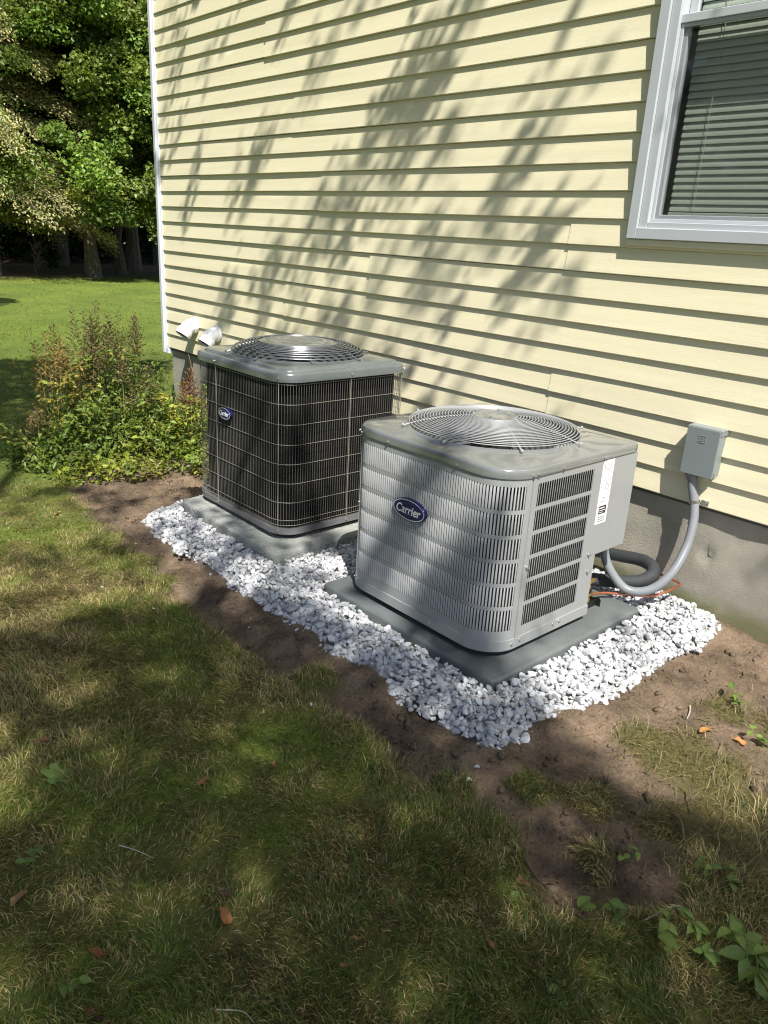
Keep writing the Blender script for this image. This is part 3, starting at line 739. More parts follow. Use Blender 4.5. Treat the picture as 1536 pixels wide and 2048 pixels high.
# data sticker on the right face
mb = MB(); mb.box(4.3012, 4.3018, -0.586, -0.520, 0.438, 0.668); st = mb.build('data_sticker', M_white, FU)
q = MB(); rnd = random.Random(5); z = 0.660
while z > 0.562:
    y_ = -0.581
    if rnd.random() < .86:
        while y_ < -0.530:
            w_ = rnd.uniform(.004, .012)
            if rnd.random() < .72: q.box(4.30185, 4.3019, y_, min(y_ + w_, -.526), z, z + 0.0022)
            y_ += w_ + rnd.uniform(.002, .005)
    z -= 0.0046
for i in range(3): q.box(4.30185, 4.3019, -.572, -.532, .461 - i * .0075, .4645 - i * .0075)
for (a, b, c, d) in ((-.565, -.562, .515, .535), (-.565, -.545, .533, .535), (-.552, -.549, .515, .535), (-.540, -.528, .53, .532), (-.540, -.528, .52, .522)): q.box(4.30185, 4.3019, a, b, c, d)
q.build('printed_lines', M_ink, st)['kind'] = 'stuff'
q = MB(); q.box(4.30185, 4.3020, -.574, -.530, .474, .504); q.build('printed_box', M_inkd, st)
q = MB(); q.box(4.3021, 4.3022, -.571, -.540, .494, .498); q.box(4.3021, 4.3022, -.571, -.534, .486, .4885); q.box(4.3021, 4.3022, -.571, -.545, .479, .481); q.build('box_lettering', M_white, st)

def guard_dome(parent, cx, cy, zr, R, rc, zc, nr, m, wr, nrib=8, a0=0.2, flat=False):
    def prof(r):
        f = (R - r) / (R - rc); return zr + 0.010 + (zc - zr - 0.010) * math.sin(min(1, f) * math.pi / 2) ** (0.8 if not flat else 0.75)
    q = MB()
    for i in range(nr):
        r = R - 0.002 - (R - rc) * i / nr; q.tube(circ(cx, cy, prof(r), r, 72), wr, 6, closed=True)
    q.build('guard_rings', m, parent, smooth=True)
    for k in range(nrib):
        a = a0 + 2 * math.pi * k / nrib; pts = []
        for i in range(13):
            r = R + 0.004 - (R + 0.004 - rc * .8) * i / 12; pts.append((cx + r * math.cos(a), cy + r * math.sin(a), prof(min(r, R)) - wr * 2))
        q = MB(); q.tube(pts, wr * 1.25, 6); e = pts[0]
        d = Vector((math.cos(a), math.sin(a), 0)); p = Vector(e)
        q.tube([p, p + d * 0.018 + Vector((0, 0, -0.006))], wr * 1.8, 6); q.sphere(tuple(p + d * 0.02 + Vector((0, 0, -0.003))), 0.006, 8, 5)
        q.build('guard_rib', m, parent, smooth=True)
    q = MB(); n = 40
    q.loft([circ(cx, cy, zc - 0.012, rc * .99, n), circ(cx, cy, zc - 0.002, rc, n), circ(cx, cy, zc + 0.001, rc * .96, n), circ(cx, cy, zc + 0.002, rc * .7, n), circ(cx, cy, zc - 0.003, rc * .62, n), circ(cx, cy, zc - 0.003, rc * .1, n)], True, False, True)
    plate = q.build('centre_plate', M_cap if not flat else M_cap2, parent, smooth=True)
    q = MB()
    for k in range(4):
        a = .5 + k * math.pi / 2; p = Vector((cx + rc * .8 * math.cos(a), cy + rc * .8 * math.sin(a), zc + .001)); q.tube([p, p + Vector((0, 0, .006))], 0.006, 6)
    q.build('motor_bolts', M_screw, plate)
guard_dome(FU, cx, cy, 0.722, 0.303, 0.082, 0.766, 21, M_gwire, 0.0015)
fan_parts(FU, cx, cy, 0.66, 0.29, M_blade)

# ------------------------------------------------------------------ dark wire-guarded condenser (rear)
cx2, cy2, hw2, hd2 = 2.7475, -0.730, 0.3725, 0.340
RU = thing('condenser_unit', (cx2, cy2, 0.09), 'dark condenser with a pale wire guard on the concrete slab', 'air conditioner', 'air conditioning condensers')
P2 = Perim(cx2, cy2, hw2, hd2, 0.06, 0.10, 0.10, 0.06)
mb = MB(); P2.strip(mb, 0, P2.L, 0.104, 0.129, 0.002, 0.02); mb.build('base_pan', M_base, RU, smooth=True)
mb = MB(); P2.skin(mb, 0.079, 0.106, -0.035); mb.build('base_foot', M_black, RU)
mb = MB(); P2.skin(mb, 0.13, 0.77, -0.034); mb.build('coil', M_coil, RU, smooth=True)
mb = MB(); P2.skin(mb, 0.13, 0.62, -0.075); mb.box(cx2 - hw2 + .07, cx2 + hw2 - .07, cy2 - hd2 + .07, cy2 + hd2 - .07, 0.13, 0.15); mb.build('inner_lining', M_dark, RU)
q = MB(); n = 216
for i in range(n):
    x_, y_ = P2.at(P2.L * i / n, -0.004); q.tube([(x_, y_, 0.138), (x_, y_, 0.768)], 0.0009, 5, cap=False)
q.build('upright_wires', M_wire2, RU, smooth=True)
for z in (0.145, 0.164 + .004, 0.248, 0.333, 0.417, 0.501, 0.586, 0.670, 0.752):
    q = MB(); q.tube([(*P2.at(P2.L * i / 160, -0.0012), z) for i in range(160)], 0.0011, 5, closed=True); q.build('cross_wire', M_wire, RU, smooth=True)
q = MB(); q2 = MB()
for s_ in (P2.find(2.375, -.9), P2.find(2.60, -1.07), P2.find(3.07, -1.055), P2.find(3.12, -.72), P2.find(3.10, -.41)):
    x_, y_ = P2.at(s_, 0.001); x2, y2 = P2.at(s_, .02); q = MB(); q.tube([(x_, y_, 0.128), (x_, y_, 0.775)], 0.0017, 6); q.build('retaining_rod', M_wire, RU, smooth=True)
    for z in (0.778, 0.119): screw(RU, *P2.at(s_, 0.006 if z > .5 else 0.002), z, x2 - x_, y2 - y_, .005)
cap_lid(cx2, cy2, hw2 + 0.007, hd2 + 0.007, [0.07, 0.07, 0.11, 0.11], 0.762, 0.800, 0.818, 0.300, M_cap2, RU, step=0.012)
guard_dome(RU, cx2, cy2, 0.818, 0.300, 0.175, 0.868, 9, M_gwire2, 0.0026, nrib=8, a0=0.35, flat=True)
fan_parts(RU, cx2, cy2, 0.75, 0.28, M_blade)
badge(RU, 2.685, -1.076, 0.558, 0.105, 0.054)

# ------------------------------------------------------------------ electrical disconnect, conduit, line set
DB = thing('disconnect_box', (4.38, 0, ZS + 0.12), 'grey metal electrical disconnect box on the cream siding', 'electrical box')
bx0, bx1, bz0, bz1 = 4.316, 4.443, ZS + 0.122, ZS + 0.302
mb = MB(); mb.bbox(bx0 + .003, bx1 - .003, -0.066, -0.010, bz0 + .006, bz1 - .006, 0.003); mb.build('body', M_box, DB)
mb = MB(); mb.bbox(bx0, bx1, -0.071, -0.0665, bz0, bz1 + .001, 0.0015); mb.bbox(bx1 - 0.0022, bx1, -0.066, -0.030, bz0 + .004, bz1, 0.0008); mb.bbox(bx0, bx0 + .0022, -0.066, -0.030, bz0 + .004, bz1, .0008)
cv = mb.build('cover', M_box, DB)
mb = MB(); mb.bbox(bx0 - .001, bx1 + .002, -0.066, -0.004, bz1 - .005, bz1 + .004, 0.0015); mb.bbox(bx1 - .001, bx1 + .003, -0.066, -0.006, bz1 - .018, bz1 - .005, 0.001); mb.build('rain_hood', M_box, DB)
lx, lz, lw = 4.379, ZS + 0.262, 0.0135
q = MB()
def sq(h, t):
    q.bbox(lx - h, lx + h, -0.0725, -0.0705, lz + h - t, lz + h, .0003); q.bbox(lx - h, lx + h, -0.0725, -0.0705, lz - h, lz - h + t, .0003)
    q.bbox(lx - h, lx - h + t, -0.0725, -0.0705, lz - h + t, lz + h - t, .0003); q.bbox(lx + h - t, lx + h, -0.0725, -0.0705, lz - h + t, lz + h - t, .0003)
sq(0.0135, 0.0018)
outl = [(-.006, -.007), (.001, -.007), (.005, -.0055), (.0072, 0), (.005, .0055), (.001, .007), (-.006, .007)]
inn = [(-.0035, -.0048), (.0005, -.0048), (.0035, -.0038), (.0048, 0), (.0035, .0038), (.0005, .0048), (-.0035, .0048)]
q.loft([[(lx + a, -0.0706, lz + b) for a, b in outl], [(lx + a, -0.0726, lz + b) for a, b in outl], [(lx + a, -0.0726, lz + b) for a, b in inn], [(lx + a, -0.0706, lz + b) for a, b in inn]])
q.build('embossed_emblem', M_box, cv)
mb = MB(); mb.box(bx1 - .0001, bx1 + .0004, -0.064, -0.060, bz0 + .008, bz0 + .022); mb.build('hasp_slot', M_inkd, cv)

def smooth_path(pts, n=10):
    P = [Vector(p) for p in pts]; P = [P[0] * 2 - P[1]] + P + [P[-1] * 2 - P[-2]]; out = []
    for i in range(1, len(P) - 2):
        for k in range(n):
            t = k / n; a, b, c, d = P[i - 1], P[i], P[i + 1], P[i + 2]
            out.append(0.5 * ((2 * b) + (c - a) * t + (2 * a - 5 * b + 4 * c - d) * t * t + (3 * b - a - 3 * c + d) * t ** 3))
    return out + [P[-2]]
CO = thing('electrical_conduit', (4.38, -0.05, 0.3), 'grey flexible conduit looping from the box to the condenser', 'conduit')
cp = smooth_path([(4.352, -0.040, ZS + .115), (4.366, -0.042, ZS + .065), (4.384, -0.045, ZS + .015), (4.404, -0.062, ZS - .055), (4.417, -0.105, ZS - .145), (4.413, -0.18, ZS - .240), (4.370, -0.24, ZS - .308), (4.301, -0.285, ZS - .321), (4.238, -0.312, ZS - .262), (4.200, -0.318, ZS - .19), (4.195, -0.32, ZS - .10)])
mb = MB(); mb.tube(cp, 0.0172, 16); mb.build('sleeve', M_cond, CO, smooth=True, angle=60)
mb = MB(); mb.tube([(4.350, -0.040, ZS + .124), (4.352, -0.040, ZS + .112)], 0.026, 8); mb.tube([(4.352, -0.040, ZS + .112), (4.356, -0.0405, ZS + .096)], 0.021, 16); mb.build('connector', M_cond, CO, smooth=True, angle=30)
mb = MB(); mb.tube([(4.196, -0.319, ZS - .116), (4.199, -0.318, ZS - .165)], 0.023, 12); mb.build('connector', M_cond, CO, smooth=True)
mb = MB(); mb.tube(cp[30:33], 0.0, 6) if False else None
q = MB(); rnd = random.Random(2)
for i0 in (34, 35, 36, 37, 38, 66, 67, 68, 69, 70):     # printed ring marks
    a = cp[i0]; b = cp[i0] + (cp[i0 + 1] - cp[i0]) * 0.30; q.tube([a, b], 0.01735, 16, cap=False)
q.build('printed_marks', M_ink, CO)
ST = thing('conduit_strap', (4.38, -0.01, ZS + .02), 'zinc strap with one screw holding the conduit to the siding', 'strap')
q = MB(); c = cp[20]
q.tube([c + Vector((0.0, 0, -0.008)), c + Vector((0, 0, 0.008))], 0.0192, 16, cap=False); q.bbox(c.x + .016, c.x + 0.046, -0.022, -0.0195, c.z - .008, c.z + .008, .0006); q.build('band', M_screw, ST, smooth=True)
screw(ST, c.x + .034, -0.0222, c.z, 0, -1, .006)

SL = thing('suction_line', (4.25, -0.1, 0.1), 'black foam insulated refrigerant pipe bending back beside the foundation', 'pipe')
sp = smooth_path([(3.60, -0.075, ZS - .35), (3.9, -0.075, ZS - .325), (4.12, -0.078, ZS - .292), (4.235, -0.085, ZS - .272), (4.30, -0.112, ZS - .272), (4.325, -0.155, ZS - .288), (4.295, -0.205, ZS - .312), (4.22, -0.255, ZS - .325), (4.14, -0.32, ZS - .328), (4.08, -0.42, ZS - .328), (4.08, -0.54, ZS - .325)])
mb = MB(); mb.tube(sp, 0.026, 18); mb.build('foam_sleeve', M_foam, SL, smooth=True, angle=60)
LL = thing('liquid_line', (4.3, -0.1, 0.08), 'bare copper tube running out past the slab and back along the foundation', 'pipe')
lp = smooth_path([(4.225, -0.50, 0.095), (4.235, -0.36, 0.088), (4.30, -0.265, 0.080), (4.360, -0.20, 0.080), (4.392, -0.155, 0.098), (4.400, -0.07, 0.103), (4.385, -0.042, 0.104), (4.34, -0.032, 0.102), (4.1, -0.03, 0.115), (3.7, -0.03, 0.12)], 8)
mb = MB(); mb.tube(lp, 0.0052, 10); mb.build('tube', M_copper, LL, smooth=True)
for (x_, y_, z_) in ((4.225, -0.46, 0.10), (4.225, -0.465, 0.155)):
    VL = MB(); VL.tube([(x_, y_ - .085, z_), (x_, y_ - .02, z_)], 0.013, 12); VL.tube([(x_, y_ - .03, z_), (x_, y_ + .025, z_)], 0.0165, 6); VL.tube([(x_, y_ + .02, z_), (x_, y_ + .06, z_ - .004)], 0.009, 10)
    VL.tube([(x_, y_ - .02, z_), (x_ + .035, y_ - .02, z_ + .004)], 0.010, 8); VL.build('service_valve', M_brass, FU, smooth=True)

# ------------------------------------------------------------------ crushed white stone
GB = thing('gravel_bed', (4.0, -1.2, 0.0), 'bed of crushed white marble chips around both condenser slabs', 'gravel')
def make_stone(seed):
    r = np.random.default_rng(seed); import bmesh
    bm = bmesh.new(); n = 18
    p = r.normal(size=(n, 3)); p /= np.linalg.norm(p, axis=1)[:, None]; p *= r.uniform(.8, 1.08, (n, 1)); p *= np.array([1.0, r.uniform(.65, .95), r.uniform(.5, .78)])
    vs_ = [bm.verts.new(q) for q in p]; bmesh.ops.convex_hull(bm, input=vs_)
    for v in [v for v in bm.verts if not v.link_faces]: bm.verts.remove(v)
    bmesh.ops.bevel(bm, geom=list(bm.edges), offset=0.07, segments=1, affect='EDGES', clamp_overlap=True)
    for v in bm.verts:
        if v.co.length > 1.12: v.co *= 1.0 / v.co.length
    bmesh.ops.triangulate(bm, faces=bm.faces)
    me = bpy.data.meshes.new('stone'); bm.to_mesh(me); bm.free(); finish(me, M_stone, True, 28)
    n = 14 + seed % 5; p = p[:n]; bm = bmesh.new(); vs_ = [bm.verts.new(q) for q in p]; bmesh.ops.convex_hull(bm, input=vs_)
    for v in [v for v in bm.verts if not v.link_faces]: bm.verts.remove(v)
    lo = bpy.data.meshes.new('stone_small'); bm.to_mesh(lo); bm.free(); big_me = me; me = lo
    V = np.empty(len(me.vertices) * 3); me.vertices.foreach_get('co', V); Fv = np.empty(len(me.loops), int); me.loops.foreach_get('vertex_index', Fv)
    return big_me, V.reshape(-1, 3), Fv.reshape(-1, 3)
SHAPES = [make_stone(100 + i) for i in range(10)]
PADS = [(2.385, 3.201, -1.16, -0.37), (3.498, 4.374, -1.14, -0.288)]
stones = []
g_rng = np.random.default_rng(77)
def pad_gap(x, y):
    d = np.full(np.shape(x), 9.0)
    for a, b, c, e in PADS:
        d = np.minimum(d, np.hypot(np.maximum(np.maximum(a - x, 0), x - b), np.maximum(np.maximum(c - y, 0), y - e)))
    return d
for layer, nn in ((0, 10500), (1, 11500), (2, 6500)):
    nn = int(nn * 1.35)
    gx, gy = g_rng.uniform(2.15, 4.66, nn), g_rng.uniform(-1.41, -0.01, nn)
    jx, jy = gx + (vnoise(gx * 9, gy * 9, 50) - .5) * .055, gy + (vnoise(gx * 9, gy * 9, 51) - .5) * .055
    sz = np.clip(g_rng.lognormal(math.log(0.0118), 0.27, nn), 0.006, 0.021)
    e = poly_dist(jx, jy, GRAVEL); gap = pad_gap(gx, gy)
    ok = in_poly(jx, jy, GRAVEL) & (gap > sz * .75)
    if layer == 2: ok &= e > 0.05
    if layer < 2: ok &= ~((gap > .25) & (gy > -.2) & (gx < 3.4))
    h = 0.044 * np.minimum(1, e / 0.075) + 0.006 * np.exp(-gap / 0.05)
    gzv = -0.012 + h * (0.62 + 0.20 * layer) + sz * (0.30 + .1 * layer)
    for i in np.where(ok)[0]:
        rot = Matrix.Rotation(g_rng.uniform(0, 6.28), 3, 'Z') @ Matrix.Rotation(g_rng.normal(0, .45), 3, 'X') @ Matrix.Rotation(g_rng.normal(0, .45), 3, 'Y')
        stones.append((np.array([gx[i], gy[i], gzv[i]]), rot, sz[i] * g_rng.uniform(.85, 1.12, 3), int(g_rng.integers(10)), layer))
for k in range(45):     # chips strayed over the edge
    i = g_rng.integers(len(GRAVEL) - 6); a, b = GRAVEL[i], GRAVEL[i + 1]; t = g_rng.uniform(); px, py = a[0] + (b[0] - a[0]) * t, a[1] + (b[1] - a[1]) * t
    nxv, nyv = (b[1] - a[1]), -(b[0] - a[0]); ln = math.hypot(nxv, nyv) + 1e-9; o_ = -abs(g_rng.normal(0, .018)) - .004
    px -= nxv / ln * o_ * -1; py -= nyv / ln * o_ * -1
    sz = g_rng.uniform(.006, .014)
    stones.append((np.array([px, py, float(gz(px, py)) + sz * .35]), Matrix.Rotation(g_rng.uniform(0, 6.28), 3, 'Z'), sz * np.ones(3), int(g_rng.integers(10)), 2))
cpos = np.array(M.translation)
def score(s): return (s[2].mean() / np.linalg.norm(s[0] - cpos)) * (1 if s[4] == 2 else (0.55 if s[4] == 1 else .2))
order = sorted(range(len(stones)), key=lambda i: -score(stones[i]))
big = set(order[:300])
Vs, Fs, off = [], [], 0
for i, (p, rot, sc3, sh, ly) in enumerate(stones):
    me, V, Fv = SHAPES[sh]
    if i in big:
        o = bpy.data.objects.new('stone', me); o.matrix_basis = Matrix.Translation(Vector(p)) @ rot.to_4x4() @ Matrix.Diagonal((*sc3, 1)); 
        COL.objects.link(o); o.parent = GB; o.matrix_parent_inverse = Matrix.Translation((-4.0, 1.2, 0.0))
    else:
        Rm = np.array(rot); Vs.append((V * sc3) @ Rm.T + p); Fs.append(Fv + off); off += len(V)
so = mesh_np('loose_stones', np.concatenate(Vs), np.concatenate(Fs), M_stone, parent=GB); so['kind'] = 'stuff'
so.data.polygons.foreach_set('use_smooth', np.ones(len(so.data.polygons), bool)); so.data.set_sharp_from_angle(angle=R_(46)); so.data.update()

PEB = [((4.555, -1.405), 0.009, 'small white chip on the soil just off the gravel corner'), ((4.58, -1.47), 0.010, 'white chip fallen in the turf below the gravel corner'),
       ((2.60, -1.49), 0.008, 'white chip on the soil left of the gravel strip'), ((2.91, -1.77), 0.008, 'white chip lying in the grass left of the soil strip'),
       ((4.08, -1.62), 0.007, 'white chip on the soil edge below the middle of the gravel'), ((3.21, -1.70), 0.008, 'white chip in the sunlit turf near the left lawn'), ((3.52, -1.48), 0.008, 'white chip in the middle of the bare soil strip')]
for (p, s_, lab) in PEB:
    o = bpy.data.objects.new('pebble', SHAPES[len(lab) % 10][0]); o.location = (p[0], p[1], float(gz(*p)) + s_ * .6); o.scale = (s_ * 1.2, s_, s_ * .9); o.rotation_euler = (0.2, .1, p[0] * 3)
    COL.objects.link(o); tag(o, lab, 'pebble', 'stray white chips')

# ------------------------------------------------------------------ leaf batches
def leaf_batch(name, C, Nn, size, col, m, parent=None, aspect=0.55, fold=0.18, updir=None):
    """one folded four-point leaf (two triangles) per centre"""
    n = len(C); r = RNG
    Nn = Nn / (np.linalg.norm(Nn, axis=1)[:, None] + 1e-9)
    T = r.normal(size=(n, 3)) if updir is None else updir + r.normal(size=(n, 3)) * .35
    T -= Nn * (T * Nn).sum(1)[:, None]; T /= (np.linalg.norm(T, axis=1)[:, None] + 1e-9); B = np.cross(Nn, T)
    s = size[:, None]
    V = np.empty((n, 4, 3)); V[:, 0] = C - T * s * .5; V[:, 2] = C + T * s * .5
    mid = C - T * s * .06 + Nn * s * fold
    V[:, 1] = mid + B * s * aspect * .5; V[:, 3] = mid - B * s * aspect * .5
    b = np.arange(n)[:, None] * 4
    Fq = np.concatenate([b + np.array([[0, 1, 2]]), b + np.array([[0, 2, 3]])])
    return mesh_np(name, V.reshape(-1, 3), Fq, m, np.repeat(col, 4, 0), parent)

def vary(n, base, dv=0.25, dh=0.12):
    b = np.array(base)[None, :] * (1 + RNG.normal(0, dv, (n, 1)).clip(-.6, .8)); b = b * (1 + RNG.normal(0, dh, (n, 3))); return b.clip(0.004, 0.9)

# ------------------------------------------------------------------ woods beyond the lawn
def broadleaf(x, y, h, r, zc0, nclus, per, leaf, base, label, trunk_r=0.16, lean=(0, 0), seed=0, name='broadleaf_tree', group='trees along the wood edge', up_bias=0.9):
    rr = np.random.default_rng(seed); z0 = float(gz(x, y)) - .1
    t = thing(name, (x, y, z0), label, 'tree', group)
    q = MB(); top = Vector((x + lean[0], y + lean[1], z0 + h * .88)); b = Vector((x, y, z0)); pts = []; rad = []
    for i in range(11):
        f = i / 10; pts.append(b.lerp(top, f) + Vector((rr.normal(0, .05), rr.normal(0, .05), 0)) * (f > 0)); rad.append(trunk_r * (1 - .85 * f) + (.45 * trunk_r if i == 0 else 0))
    q.tube(pts, rad, 10); q.build('trunk', M_bark, t, smooth=True)
    cc = []
    for k in range(nclus):
        f = rr.uniform() ** .85; z = zc0 + (h - zc0) * f
        prof = math.sin(math.pi * min(1, (0.18 + .82 * f)) ** .9) ** .6 if f < .97 else .25
        rad_ = r * prof * math.sqrt(rr.uniform(.18, 1.0)); a = rr.uniform(0, 6.283)
        cc.append((x + lean[0] * f + rad_ * math.cos(a), y + lean[1] * f + rad_ * math.sin(a), z0 + z))
    q = MB()
    for c in cc[:max(14, nclus // 8)]:
        zt_ = max(z0 + zc0 * .8, c[2] - math.hypot(c[0] - x, c[1] - y) * .55); f = (zt_ - z0) / (h * .88); s_ = b.lerp(top, min(.97, f)); e = Vector(c); mid = s_.lerp(e, .5) + Vector((0, 0, .12))
        q.tube([s_, mid, e], [.045, .028, .008], 5)
    q.build('limbs', M_bark, t, smooth=True)
    Cn, Nn, co, sz = [], [], [], []
    for c in cc:
        rx = rr.uniform(.35, .75) * r / 2.6; n = int(per * rr.uniform(.6, 1.3)); d = rr.normal(size=(n, 3)); d /= np.linalg.norm(d, axis=1)[:, None]; d *= rr.uniform(0, 1, (n, 1)) ** .45
        pc = np.array(c) + d * np.array([rx, rx, rx * .62]); pc[:, 2] -= .25 * ((pc[:, 0] - c[0]) ** 2 + (pc[:, 1] - c[1]) ** 2) / rx
        Cn.append(pc); nn = rr.normal(size=(n, 3)) * .75 + np.array([.28, -.16, up_bias]); Nn.append(nn)
        tone = np.array(base) * rr.uniform(.55, 1.45) * np.array([rr.uniform(.85, 1.2), 1, rr.uniform(.8, 1.2)])
        co.append(vary(n, tone, .18, .06)); sz.append(leaf * rr.uniform(.6, 1.3, n))
    leaf_batch('crown', np.concatenate(Cn), np.concatenate(Nn), np.concatenate(sz), np.concatenate(co), M_leaf, t, aspect=.72)
    return t
def conifer(x, y, h, r, zc0, nb, base, label, seed=0, trunk_r=.2):
    rr = np.random.default_rng(seed); z0 = float(gz(x, y)) - .1; t = thing('conifer_tree', (x, y, z0), label, 'tree', 'trees along the wood edge')
    q = MB(); q.tube([(x, y, z0), (x, y, z0 + h * .5), (x, y, z0 + h)], [trunk_r * 1.2, trunk_r * .7, .03], 10); q.build('trunk', M_bark, t, smooth=True)
    q = MB(); Cn, Nn, co, sz, ud = [], [], [], [], []
    for k in range(nb):
        f = (k + rr.uniform()) / nb; z = z0 + zc0 + (h - zc0) * f; ln = r * (1 - f) ** .75 * rr.uniform(.75, 1.1) + .2; a = rr.uniform(0, 6.283); dx, dy = math.cos(a), math.sin(a)
        pts = [Vector((x + dx * ln * u, y + dy * ln * u, z + .25 * ln * u - .42 * ln * u * u)) for u in np.linspace(0, 1, 6)]
        q.tube(pts, [.035, .03, .022, .016, .01, .004], 5)
        n = int(520 * ln / r) + 120
        u = rr.uniform(.25, 1.05, n); wd = .30 * (1.15 - u) + .12
        pc = np.stack([x + dx * ln * u, y + dy * ln * u, z + .25 * ln * u - .42 * ln * u * u], 1)
        sd = rr.normal(0, 1, n) * wd; pc += np.stack([-dy * sd, dx * sd, rr.normal(0, .07, n) - .10 * np.abs(sd)], 1)
        Cn.append(pc); Nn.append(rr.normal(size=(n, 3)) * .8 + np.array([.3, -.2, .7])); co.append(vary(n, np.array(base) * rr.uniform(.7, 1.3), .2, .06)); sz.append(rr.uniform(.05, .105, n))
        ud.append(np.tile([dx, dy, -.25], (n, 1)))
    q.build('limbs', M_bark, t, smooth=True)
    leaf_batch('crown', np.concatenate(Cn), np.concatenate(Nn), np.concatenate(sz), np.concatenate(co), M_needle, t, aspect=.42, updir=np.concatenate(ud))
broadleaf(-14.95, 5.45, 10.5, 2.9, 1.5, 330, 420, .10, (.185, .255, .052), 'sunlit broadleaf tree with a pale bare lower trunk at the lawn edge', .17, seed=1)
conifer(-15.4, 3.1, 11.5, 3.0, 1.3, 260, (.42, .40, .19), 'pale yellowish conifer with drooping boughs at the left edge', seed=2)
broadleaf(-13.9, 7.6, 8.5, 2.6, 1.2, 190, 330, .095, (.18, .25, .058), 'leafy tree half hidden by the house corner at the wood edge', .15, seed=3)
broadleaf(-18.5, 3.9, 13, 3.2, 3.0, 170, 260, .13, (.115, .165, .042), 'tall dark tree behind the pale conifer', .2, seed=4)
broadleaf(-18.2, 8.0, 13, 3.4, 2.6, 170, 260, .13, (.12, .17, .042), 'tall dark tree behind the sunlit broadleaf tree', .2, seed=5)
broadleaf(-16.6, 6.9, 11, 2.2, 2.8, 150, 280, .11, (.14, .20, .045), 'slender tree standing just behind the sunlit broadleaf tree', .13, seed=6)
broadleaf(-15.9, 4.35, 2.0, .55, .35, 16, 60, .11, (.05, .09, .03), 'low shrub at the foot of the pale conifer', .03, seed=7, name='understory_shrub', group='shrubs under the wood edge')
broadleaf(-15.2, 2.6, 1.5, .7, .2, 18, 60, .11, (.06, .11, .035), 'low shrub at the wood edge by the left border', .03, seed=8, name='understory_shrub', group='shrubs under the wood edge')
# the depth of the wood: one leafy mass nobody could count
n = 85000; wx = RNG.uniform(-30, -20.5, n); wy = RNG.uniform(-9, 19, n); wz = RNG.uniform(0, 1, n) ** 1.25 * (12 + 4 * vnoise(wy * .4, wx * .4, 60))
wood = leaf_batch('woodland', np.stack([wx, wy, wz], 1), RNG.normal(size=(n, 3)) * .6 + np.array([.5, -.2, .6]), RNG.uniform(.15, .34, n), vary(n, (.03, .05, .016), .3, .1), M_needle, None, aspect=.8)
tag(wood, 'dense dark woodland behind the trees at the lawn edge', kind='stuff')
q = MB()
for k in range(26):
    x_, y_ = RNG.uniform(-29, -19.5), RNG.uniform(-3, 13); q.tube([(x_, y_, -.3), (x_ + RNG.normal(0, .3), y_ + RNG.normal(0, .3), 11)], [RNG.uniform(.1, .22), .06], 7)
tk = q.build('woodland_trunks', M_bark, None, smooth=True); tag(tk, 'dark trunks deep in the woodland', kind='stuff')
# trees out of view, whose shade and reflection the photograph shows
broadleaf(-5.5, -2.6, 10.0, 2.3, 3.6, 80, 110, .2, (.06, .10, .025), 'lawn tree whose shadow crosses the far lawn', .16, seed=21, name='lawn_tree', group='trees out of view')
for i_, (x_, y_, lab_) in enumerate([(1.6, -14.5, 'dense yard tree nearest the camera side, reflected in the window'), (-3.2, -13.5, 'dense yard tree in the middle of the reflected row'), (-8.4, -12.0, 'dense yard tree at the far end of the reflected row')]):
    broadleaf(x_, y_, 11.5, 3.9, .5, 210, 150, .30, (.07, .11, .03), lab_, .2, seed=22 + i_, name='lawn_tree', group='trees out of view')

# ------------------------------------------------------------------ the tree whose dappled shade falls on wall, units and lawn
E1 = np.array([.497, .868, 0.0]); E2 = np.array([-.712, .407, .572]); SV = np.array(S_DIR)
# foliage layout across the sun's direction: (density, polygon) then streaks (density, half width, points); later entries win
ZONES = [
 (.05, [(-3, -8), (3, -8), (3, 3), (-3, 3)]),
 (.985, [(-.15, -3.05), (.35, -2.85), (.75, -3.12), (1.05, -3.42), (1.28, -3.48), (1.33, -3.72), (1.40, -3.96), (1.66, -4.12), (2.3, -4.22), (2.6, -6.5), (-1.8, -6.5), (-1.6, -4.2), (-.30, -4.15), (-.08, -3.75), (-.35, -3.35), (-.6, -3.2)]),
 (.38, [(-.9, -1.7), (-.2, -1.75), (.1, -2.2), (.38, -2.6), (.35, -2.85), (-.15, -3.05), (-.55, -2.9), (-.75, -2.3)]),
 (.70, [(.05, -1.85), (.55, -1.9), (.85, -2.45), (.92, -2.85), (.75, -3.12), (.38, -2.85), (.2, -2.5)]),
 (.40, [(.92, -2.72), (1.12, -2.85), (1.28, -3.3), (1.3, -3.48), (1.05, -3.42), (.85, -3.1)]),
 (.36, [(.2, -.1), (.55, -.2), (.95, -.5), (1.35, -.7), (1.5, -1.3), (1.55, -1.95), (1.2, -1.9), (.6, -1.2), (.2, -.4)]),
 (.97, [(-2.6, 1.95), (-.15, 2.15), (-.22, 1.0), (-.45, -.2), (-.75, -1.1), (-1.3, -1.3), (-2.6, .2)]),
 (.25, [(.0, .5), (.25, .5), (.3, 1.2), (.1, 1.7), (-.05, 1.4)]),
]
